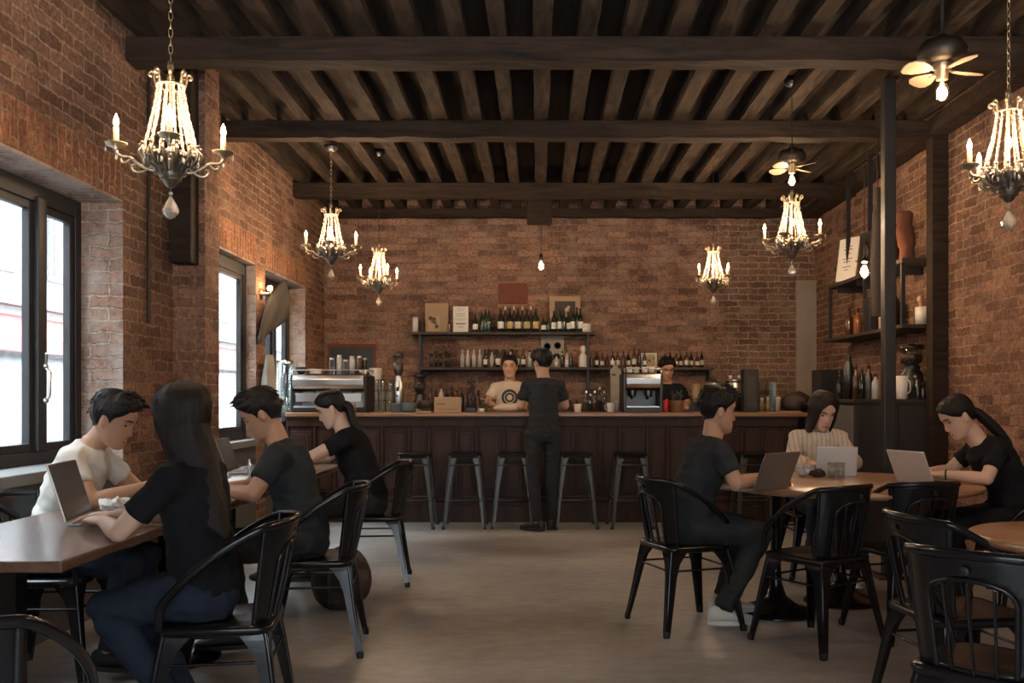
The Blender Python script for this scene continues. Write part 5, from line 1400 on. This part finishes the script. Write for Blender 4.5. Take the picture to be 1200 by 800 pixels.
MB().box(-.055, .055, -.05, .05, 0, .66).build('column', 'fabric_pale', t, bevel=.006); MB().box(-.04, .0, -.054, -.05, .58, .60).build('slot', 'leather_dark', t)
t.location.z = .90; t.location.y = 10.60; t.location.x = (721 - 630) * 10.6 / F
MB().box(-.03, .03, -.03, .03, .66, .70).build('cap', 'fabric_pale', t)
espresso('smaller steel and black coffee machine on the bar before the barista in black', BX(730), BX(772), YT + .02, .40, ZB, 'steel', True)
for k in range(4):
    handled('coffee_cup', 'cup on top of the second coffee machine', (BX(737 + k * 9), YT - .05 + .08 * (k % 2), ZB + .402), .06, .034, 'ceramic', k, 'cups on the second coffee machine')
t = thing('utensil_bucket', 'grey metal bucket holding utensils on the bar right of the second coffee machine', 'bucket', (BX(793), YT, ZB))
MB().lathe([(0, 0), (.070, 0), (.080, .115), (.084, .118), (.076, .116), (.066, .01), (0, .01)], 24).build('bucket', 'steel', t)
m = MB()
for k in range(9):
    a = k * .7; m.tube([(.03 * math.cos(a), .03 * math.sin(a), .02), (.05 * math.cos(a), .05 * math.sin(a), .15 + .02 * (k % 3))], [.004, .005], 5)
    m.ball((.051 * math.cos(a), .051 * math.sin(a), .165 + .02 * (k % 3)), .011, .006, .02, 8, 6)
m.build('utensils', 'dark_steel', t)
lathe_thing('red_can', 'red can beside the utensil bucket on the bar', 'can', (BX(780), YT + .02, ZB), [('body', [(0, 0), (.03, 0), (.034, .008), (.034, .115), (.028, .122), (0, .12)], 'red_plastic'), ('top', [(.028, .121), (.0, .1225)], 'steel')])
# clutter on the back counter seen over the bar
for k in range(9):
    px = 504 + k * 7.2 + rp.uniform(-1, 1)
    lathe_thing('syrup_bottle', 'bottle on the back counter left of the barista in cream', 'bottle', ((px - 630) * 10.66 / F, 10.62 + .06 * (k % 2), .90), wine(rp.uniform(.30, .42), rp.uniform(.030, .038), ('bottle_dark', 'bottle_white', 'bottle_brown')[k % 3], ('label_white', None, 'label_cream', None)[k % 4]), 'bottles on the back counter left of the barista')
for k in range(8):
    px = 652 + k * 8 + rp.uniform(-1, 1)
    lathe_thing('syrup_bottle', 'bottle on the back counter right of the standing customer', 'bottle', ((px - 630) * 10.66 / F, 10.62 + .06 * (k % 2), .90), wine(rp.uniform(.28, .38), rp.uniform(.030, .036), ('bottle_brown', 'bottle_dark', 'bottle_dark')[k % 3], (None, 'label_cream', None, 'label_white')[k % 4]), 'bottles on the back counter right of the customer')
grinder('dark coffee grinder on the back counter behind the knock bowl', 492, 10.62, .90, .62, 'dark_steel', 'black_plastic', .07)
t = thing('portafilter', 'spare portafilter with brass rim lying by the chrome grinder on the bar', 'portafilter', (BX(492), YT - .16, ZB)); MB().lathe([(0, 0), (.034, .002), (.036, .03), (.038, .035), (.030, .035), (.03, .01), (0, .008)], 20).build('basket', 'brass', t); MB().tube([(.034, -.01, .022), (.08, -.05, .028), (.15, -.10, .03)], [.008, .012, .014], 8).build('handle', 'black_plastic', t)
lathe_thing('milk_jug', 'steel milk jug on the bar in front of the left coffee machine', 'jug', (BX(420), YT - .33, ZB), [('body', [(0, 0), (.04, 0), (.044, .02), (.034, .075), (.038, .10), (.035, .10), (.03, .07), (0, .01)], 'steel'), ('rim', [(.038, .098), (.040, .102), (.036, .102)], 'steel')], seg=20)
# back counter right of the barista
lathe_thing('paper_cup_stack', 'stack of tan paper cups on the back counter right of the barista in black', 'cups', (SX(816, 10.65), 10.65, 1.18), [('x', [(0, 0), (.035, 0)] + [p_ for k in range(9) for p_ in ((.042, .05 + k * .018), (.046, .052 + k * .018), (.046, .058 + k * .018), (.042, .060 + k * .018))] + [(.0, .21)], 'paper_tan')], seg=20)
tag(MB().box(-.20, .20, -.12, .12, 0, .28).build('storage_box', 'cabinet_dark', bevel=.004, loc=(SX(812, 10.65), 10.65, .90)), 'dark storage box on the back counter under the paper cups', 'box')
lathe_thing('steel_kettle', 'plain steel urn on the back counter left of the striped steel boiler', 'urn', (SX(836, 10.6), 10.60, .90), [('body', [(0, 0), (.11, 0), (.11, .46), (.09, .49)], 'dark_steel'), ('lid', [(.115, .48), (.115, .505), (.03, .53), (.02, .56), (0, .56)], 'steel')], seg=28)
t = thing('water_boiler', 'tall polished steel boiler behind the bar left of the dark framed box', 'boiler', (BX(861, 10.55), 10.55, .90))
MB().lathe([(0, 0), (.105, 0), (.105, .53), (.095, .545), (0, .55)], 32).build('body', 'steel', t)
MB().lathe([(.11, .10), (.11, .12)], 32).build('band', 'dark_steel', t); MB().lathe([(.108, .50), (.108, .52)], 32).build('band', 'dark_steel', t)
for a in (-.05, .05): MB().lathe([(.014, .545), (.018, .56), (.018, .58), (.0, .585)], 12, (a, 0, 0)).build('knob', 'ceramic', t)
MB().tube([(.0, -.10, .08), (0, -.15, .08), (0, -.155, .05)], .010, 8).build('tap', 'brass', t)
t = thing('display_case', 'dark framed upright case behind the bar right of the boiler', 'case', (BX(881), YT + .1, ZB))
MB().box(-.075, .075, -.08, .08, 0, .44).build('case', 'black_plastic', t, bevel=.004); MB().box(-.045, .045, -.084, -.078, .05, .37).build('pane', 'canvas_grey', t)
t = thing('acrylic_box', 'clear upright box holding pale jars near the right end of the bar', 'box', (BX(898), YT, ZB))
m = MB(); m.box(-.085, .085, -.07, -.067, 0, .31).box(-.085, .085, .067, .07, 0, .31).box(-.085, -.082, -.067, .067, 0, .31).box(.082, .085, -.067, .067, 0, .31); m.build('walls', 'clear_glass', t)
MB().box(-.08, .08, -.066, .066, .0, .01).build('base', 'pale_wood', t)
for k, (px, h) in enumerate(((893, .14), (900, .15))):
    lathe_thing('spice_jar', 'pale jar standing inside the clear box on the bar', 'jar', (BX(px), YT, ZB + .011), [('body', [(0, 0), (.024, 0), (.026, .07), (.014, h * .75)], 'paper_tan'), ('lid', [(.016, h * .72), (.018, h * .95), (0, h)], 'ceramic')], 'jars in the clear box')
lathe_thing('spice_jar', 'taller pale jar just right of the clear box on the bar', 'jar', (BX(910), YT - .05, ZB), [('body', [(0, 0), (.03, 0), (.03, .13)], 'bottle_white'), ('lid', [(.032, .13), (.032, .155), (0, .158)], 'paper_tan')])
tag(MB().box(-.10, .10, -.05, .05, 0, .014).build('serving_board', 'pale_wood', bevel=.003, loc=(BX(922), YT - .15, ZB)), 'thin pale board at the right end of the bar top', 'board')
o = MB().ball((0, 0, .10), .15, .10, .11, 24, 14).build('dark_bag', 'leather_dark', loc=(BX(935), YT + .05, ZB)); tag(o, 'slumped dark brown bag at the right end of the bar', 'bag')
for v in o.data.vertices: v.co += noise.noise_vector(v.co * 9) * .03; v.co.z = max(v.co.z, 0)

# --- right hand side
ZS = 1.22
tag(MB().box(-.16, .16, -.14, .14, 0, .33).build('black_cabinet_box', 'black_plastic', bevel=.006, loc=(2.93, 9.35, 1.18)), 'plain black box at the left end of the right wall counter', 'box')
lathe_thing('steel_flask', 'tall brushed steel flask on the right wall counter', 'flask', (P(993, 465, 8.15).x, 8.12, 1.222), [('body', [(0, 0), (.045, 0), (.045, .27), (.03, .30), (.02, .33)], 'dark_steel'), ('cap', [(.024, .328), (.024, .37), (.01, .375), (.012, .40), (0, .40)], 'black_plastic')], seg=24)
for k, (px, y, h, mt) in enumerate(((1003, 8.05, .30, 'bottle_brown'), (1010, 7.95, .26, 'bottle_dark'), (1018, 7.9, .30, 'dark_steel'), (1026, 7.85, .22, 'bottle_white'), (984, 8.6, .30, 'bottle_dark'))):
    lathe_thing('counter_bottle', ('dark bottle beside the steel flask on the right counter', 'dark bottle beside the steel flask on the right counter', 'slim steel shaker left of the steel column', 'short pale bottle touching the steel column', 'dark bottle behind the steel flask')[k], 'bottle', (P(px, 465, y).x, y, 1.222 if y < 8.25 else 1.182), wine(h, .032, mt, None), 'dark bottles beside the steel flask' if k < 2 else None)
t = grinder('black coffee machine with wide hopper on the right cabinet behind the steel column', 1068, 7.8, 1.222, .46, 'black_plastic', 'black_plastic', .095)
handled('white_mug', 'tall white mug on the right cabinet just right of the steel column', (P(1057, 465, 7.66).x, 7.66, 1.222), .19, .052, 'ceramic', R(-60))
for k, px in enumerate((1075, 1081, 1088)):
    lathe_thing('steel_cup', 'small steel cup at the right end of the cabinet top', 'cup', (P(px, 465, 7.66).x, 7.65, 1.222), cup(.16 - .02 * k, .022, 'dark_steel'), 'steel cups at the cabinet end')
ZL = 1.832
lathe_thing('amber_bottle', 'glowing amber bottle on the lower right wall shelf', 'bottle', (3.02, 8.85, ZL), wine(.24, .04, 'bottle_amber', None))
lathe_thing('brown_bottle', 'brown bottle left of the amber one on the lower right shelf', 'bottle', (3.02, 9.1, ZL), wine(.26, .04, 'bottle_brown', None))
tag(MB().box(-.09, .09, -.09, .09, 0, .30).build('storage_box', 'black_plastic', bevel=.004, loc=(3.05, 8.45, ZL)), 'black upright box on the lower right wall shelf', 'box')
lathe_thing('tall_bottle', 'tall black bottle behind the black box on the lower right shelf', 'bottle', (3.15, 8.28, ZL), wine(.40, .04, 'bottle_dark', None))
tag(MB().box(-.05, .05, -.06, .06, 0, .29).build('paper_carton', 'cardboard', bevel=.004, loc=(3.02, 8.12, ZL)), 'tan carton on the lower right wall shelf', 'carton')
t = thing('white_pot', 'white pot holding rolled tools on the lower right shelf', 'pot', (P(1086, 380, 7.72).x, 7.76, ZL))
MB().lathe([(0, 0), (.072, 0), (.078, .15), (.073, .15), (.066, .01), (0, .01)], 24).build('pot', 'ceramic', t)
MB().tube([(-.03, 0, .02), (-.035, 0, .20)], [.012, .014], 8).build('rolled_tool', 'skin', t); MB().ball((-.036, 0, .215), .026, .026, .035, 10, 8).build('tool_head', 'skin', t)
ZT = 2.367
card = thing('framed_card', 'pale card with dark writing leaning on the upper right wall shelf', 'card', (2.99, 9.1, ZT), R(-68))
MB().box(-.14, .14, -.012, .0, 0, .42, Matrix.Rotation(R(-8), 4, 'X')).build('board', 'paper', card, bevel=.003)
m = MB()
for k, (w_, z_) in enumerate(((.05, .33), (.06, .30), (.04, .26), (.07, .21), (.05, .18), (.06, .13), (.03, .10))): m.box(-w_, w_, -.015, -.012, z_, z_ + .007, Matrix.Rotation(R(-8), 4, 'X'))
m.build('writing', 'ink', card)
t = thing('black_speaker', 'black speaker box on the upper right wall shelf', 'speaker', (3.08, 8.35, ZT))
MB().box(-.12, .12, -.28, .28, 0, .36).build('cabinet', 'black_plastic', t, bevel=.008)
for yy in (-.13, .13): MB().lathe([(.10, 0), (.10, .008), (.06, .0), (.02, .006), (0, .008)], 24, (-.125, yy, .18), Matrix.Rotation(-PI / 2, 4, 'Y')).build('driver', 'iron_dark', t)
o = MB().tube(catmull([(0, 0, 0), (.005, 0, .12), (-.01, .01, .28), (.0, 0, .40)], 5), [.055] * 5 + [.07] * 5 + [.06] * 5 + [.04], 14).build('rust_vase', 'rust_cloth', loc=(3.03, 7.72, ZT)); tag(o, 'tall rust brown vase on the upper right shelf beside the steel column', 'vase')
o = MB().tube(catmull([(0, 0, 0), (.01, 0, -.2), (0, .01, -.6), (.01, 0, -1.02)], 6), [.03] * 6 + [.05] * 7 + [.055] * 6, 12, flat=(1, .6)).build('hanging_coat', 'leather_dark', loc=(2.70, 7.46, 2.90)); tag(o, 'narrow dark garment hanging right behind the steel column', 'coat')
MB().tube([(0, 0, 0), (0, 0, BZ1 - 2.90)], .005, 6).build('hanger_cord', 'iron_dark', o)
# hanging canvas and fabric by the third window
m = MB(); rs = []
A = [Vector((-2.44, 8.52, 2.34)), Vector((-2.43, 9.02, 2.42)), Vector((-2.35, 9.25, 2.36)), Vector((-2.36, 9.12, 1.98))]
top = catmull([(-2.42, 8.98, 2.40), (-2.38, 9.16, 2.38), (-2.36, 9.28, 2.30)], 5); bot = catmull([(-2.44, 8.42, 1.60), (-2.42, 8.60, 1.72), (-2.38, 9.20, 2.02)], 5)
top = [Vector(p) for p in catmull([(-2.46, 8.23, 1.74), (-2.45, 8.35, 1.97), (-2.45, 8.59, 2.15), (-2.45, 8.92, 2.33), (-2.45, 9.12, 2.36)], 5)]
bot = [Vector(p) for p in catmull([(-2.45, 8.25, 1.71), (-2.44, 8.46, 1.80), (-2.43, 8.76, 1.90), (-2.42, 9.0, 1.98), (-2.42, 9.12, 2.04)], 5)]
rs = []
for k in range(9):
    s_ = k / 8; rs.append([a.lerp(b_, s_) + Vector((.018 * math.sin(s_ * PI) + .008 * math.sin(s_ * 9 + i * .5), 0, -.0)) for i, (a, b_) in enumerate(zip(top, bot))])
m.rings(rs, closed=False, caps=False); o = m.build('hanging_canvas', 'canvas_grey'); sm = o.modifiers.new('s', 'SOLIDIFY'); sm.thickness = .012
tag(o, 'dark grey canvas sheet hanging in a curve by the third window', 'canvas')
m = MB(); rs = []
for k in range(16):
    t_ = k / 15; z_ = 1.62 - .75 * t_; w_ = .05 + .05 * math.sin(t_ * 3) ; ring = []
    for j in range(20):
        a = 2 * PI * j / 20; rr = 1 + .28 * math.sin(a * 5 + t_ * 4) + .15 * math.sin(a * 9)
        ring.append(Vector((-2.42 + .5 * w_ * rr * math.cos(a), 8.47 + w_ * rr * math.sin(a) * 1.1, z_)))
    rs.append(ring)
m.rings(rs, True, True, True); o = m.build('draped_fabric', 'fabric_pale'); tag(o, 'pale ragged fabric bunch hanging below the grey canvas', 'fabric')

# --- laptops
def laptop(label, loc, rz, angle, w=.31, d=.215, mat='laptop_silver', hh=None):
    t = thing('laptop', label, 'laptop', loc, rz); hh = hh or d
    b = MB().box(-w / 2, w / 2, -d / 2, d / 2, 0, .014).build('base', mat, t, bevel=.004)
    m = MB()
    for r_ in range(5):
        for c_ in range(13): m.box(-w / 2 + .022 + c_ * (w - .044) / 13, -w / 2 + .022 + (c_ + .86) * (w - .044) / 13, d / 2 - .030 - (r_ + .85) * .019, d / 2 - .030 - r_ * .019, .014, .0155)
    m.build('keyboard', 'keys', b)
    MB().box(-.045, .045, -d / 2 + .012, -d / 2 + .072, .0138, .0146).build('touchpad', mat, b)
    M = Matrix.Translation((0, d / 2, .012)) @ Matrix.Rotation(R(90 - angle), 4, 'X')   # angle from horizontal past upright
    M = Matrix.Translation((0, d / 2, .014)) @ Matrix.Rotation(R(-(angle - 90)), 4, 'X')
    l = MB().box(-w / 2, w / 2, 0, .007, 0, hh, M).build('lid', mat, t, bevel=.003)
    MB().box(-w / 2 + .004, w / 2 - .004, -.0012, .0, .004, hh - .004, M).build('bezel', 'keys', l)
    MB().box(-w / 2 + .012, w / 2 - .012, -.002, -.0012, .016, hh - .010, M).build('screen', 'screen', l)
    return t
TT = .751
# nearest: its user sits on the right facing -x, so the screen faces +x
laptop('open laptop with grey lit screen before the long-haired woman at the left', (-1.70, 3.74, TT), R(100), 107, .34, .23)
laptop('open dark laptop on the farther left table before the man with wrist band', (-1.80, 5.42, TT), R(100), 108, .33, .22)
laptop('bronze grey open laptop of the man at the left side of the round table', (1.15, 4.99, TT), R(-138), 112, .32, .205, 'laptop_grey')
laptop('white open laptop of the woman in the cream shirt', (1.86, 5.90, TT), R(172), 104, .245, .175)
laptop('silver open laptop of the woman by the right wall', (2.23, 5.36, TT), R(113), 114, .28, .19)
# --- things on the left tables
def glass_of(label, loc, h=.12, r=.033, liquid=None, group=None):
    ps = [('glass', tumbler(h, r)[0][1], 'clear_glass'), ('water', [(0, .009), (r * .80, .01), (r * .88, h * .55), (0, h * .55)], liquid or 'clear_glass')]
    return lathe_thing('drinking_glass', label, 'glass', loc, ps, group, 20)
def crumple(name, label, loc, s, mat='paper', cat='napkin', seed=1, flat=.5):
    m = MB(); m.ball((0, 0, s * flat), s, s * .85, s * flat, 20, 12); o = m.build(name, mat, loc=loc)
    for v in o.data.vertices:
        q = v.co / s * 2.3 + Vector((seed * 3.1, 0, 0)); v.co += noise.noise_vector(q) * s * .38 + noise.noise_vector(q * 2.5) * s * .15; v.co.z = max(v.co.z, 0)
    for p_ in o.data.polygons: p_.use_smooth = False
    return tag(o, label, cat)
tr = thing('food_tray', 'tan paper lined tray with leftovers between the two people at the left table', 'tray', (-1.62, 4.06, TT))
MB().box(-.15, .15, -.09, .09, 0, .010).build('tray', 'pale_wood', tr, bevel=.003)
MB().box(-.13, .13, -.08, .08, .010, .012).build('paper_liner', 'paper_tan', tr)
crumple('crumpled_napkin', 'white crumpled napkin beside the open laptop on the left table', (-1.80, 4.0, TT), .06, seed=1)
crumple('crumpled_napkin', 'white crumpled napkin on the food tray', (-1.60, 4.06, TT + .012), .045, seed=2)
crumple('bread_piece', 'small brown piece of bread on the food tray', (-1.70, 4.05, TT + .012), .035, 'cardboard', 'bread', 3, .6)
crumple('dark_pouch', 'small dark pouch by the tray on the left table', (-1.50, 3.90, TT), .04, 'leather_dark', 'pouch', 4)
crumple('sandwich', 'piece of bread held in the hands of the man in white', (-1.655, 4.25, .855), .032, 'paper_tan', 'bread', 8, .6)
t = thing('paper_plate', 'white plate on the left table under the hands of the man in white', 'plate', (-1.70, 4.30, TT))
MB().lathe([(0, 0), (.06, 0), (.10, .014), (.098, .016), (.06, .004), (0, .004)], 32).build('plate', 'ceramic', t)
tag(MB().box(-.037, .037, -.075, .075, 0, .008).build('phone', 'black_plastic', bevel=.003, loc=(-1.50, 4.28, TT)), 'black phone lying on the left table beside the tray', 'phone')
t = thing('notebook', 'open notebook on the far left table before the man with wrist band', 'notebook', (-1.62, 5.08, TT)); m = MB(); m.box(-.15, -.004, -.10, .10, 0, .010).box(.004, .15, -.10, .10, 0, .010); m.build('pages', 'paper', t, bevel=.003); MB().box(-.155, .155, -.105, .105, 0, .002).build('cover', 'black_plastic', t)
glass_of('water glass nearest the laptop on the farther left table', (-1.93, 5.02, TT))
glass_of('tall water glass before the person with tied back hair', (-1.50, 5.85, TT), .15)
glass_of('water glass left of the notebook on the far left table', (-1.60, 5.28, TT), .14)
crumple('crumpled_bag', 'crumpled clear bag by the dark laptop on the farther left table', (-1.74, 4.95, TT), .06, 'bottle_white', 'bag', 5, .6)
laptop('second dark open laptop on the farther left table near the window', (-1.86, 6.10, TT), R(95), 110, .33, .22, 'laptop_grey')
# --- things on the round tables
glass_of('water glass left of the pair at the centre of the round table', P(975, 560, 5.6).xy.to_3d() + Vector((0, 0, TT)), .10, .028)
glass_of('water glass right of the pair at the centre of the round table', P(985, 560, 5.6).xy.to_3d() + Vector((0, 0, TT)), .10, .028)
crumple('dark_cloth_item', 'small dark pouch beside the glasses on the round table', P(958, 555, 5.75).xy.to_3d() + Vector((0, 0, TT)), .045, 'leather_dark', 'pouch', 6)
crumple('crumpled_wrapper', 'crumpled clear wrapper before the white laptop', P(942, 556, 5.8).xy.to_3d() + Vector((0, 0, TT)), .055, 'bottle_white', 'wrapper', 7, .7)
glass_of('glass on the small side table at the right edge of the picture', (1.79, 3.30, TT), .12, .032)
# backpack on the floor by the second table
o = MB().ball((0, 0, .17), .17, .13, .18, 28, 18).build('backpack', 'leather_dark', loc=(-1.16, 5.52, 0)); tag(o, 'dark backpack on the floor between the seated pair at the left', 'bag')
for v in o.data.vertices: v.co += noise.noise_vector(v.co * 8) * .035; v.co.z = max(v.co.z, 0)
MB().tube(catmull([(-.03, -.12, .30), (-.03, -.20, .22), (-.03, -.17, .06)], 5), .012, 6, flat=(.4, 1.4)).build('strap', 'black_plastic', o)

# ================================================================== world, sky light, camera
w = bpy.data.worlds.new('world'); S.world = w; w.use_nodes = True
bg = w.node_tree.nodes['Background']; bg.inputs[0].default_value = (.80, .90, 1.0, 1); bg.inputs[1].default_value = WORLD
for i, (a, b, r) in enumerate(WINS):   # sampling portals in the window openings
    l = bpy.data.lights.new('daylight_portal', 'AREA'); l.shape = 'RECTANGLE'; l.size = HEAD - SILL; l.size_y = b - a; l.cycles.is_portal = True
    o = bpy.data.objects.new('daylight_portal', l); COL.objects.link(o); o.location = (XL - TH - .02, (a + b) / 2, (SILL + HEAD) / 2); o.rotation_euler = (0, R(-90), 0)
l = bpy.data.lights.new('daylight_portal', 'AREA'); l.shape = 'RECTANGLE'; l.size = 3.4; l.size_y = 1.8; l.cycles.is_portal = True
o = bpy.data.objects.new('daylight_portal', l); COL.objects.link(o); o.location = (.5, YF - .32, 1.6); o.rotation_euler = (R(90), 0, 0)

cam = bpy.data.cameras.new('camera'); cam.sensor_width = 36; cam.lens = 36 * F / 1200; cam.shift_x = -30 / 1200; cam.shift_y = 65 / 1200; cam.clip_start = .05
co = bpy.data.objects.new('camera', cam); COL.objects.link(co); co.location = (0, 0, EYE); co.rotation_euler = (R(90), 0, 0); S.camera = co
S.view_settings.view_transform = 'Standard'; S.view_settings.look = 'None'; S.view_settings.gamma = 1; S.view_settings.use_curve_mapping = False
S.view_settings.exposure = EXPO
S.cycles.use_denoising = True; S.cycles.max_bounces = 7; S.cycles.diffuse_bounces = 4; S.cycles.glossy_bounces = 4; S.cycles.transparent_max_bounces = 16
S.cycles.sample_clamp_indirect = 6; S.cycles.caustics_reflective = False; S.cycles.caustics_refractive = False
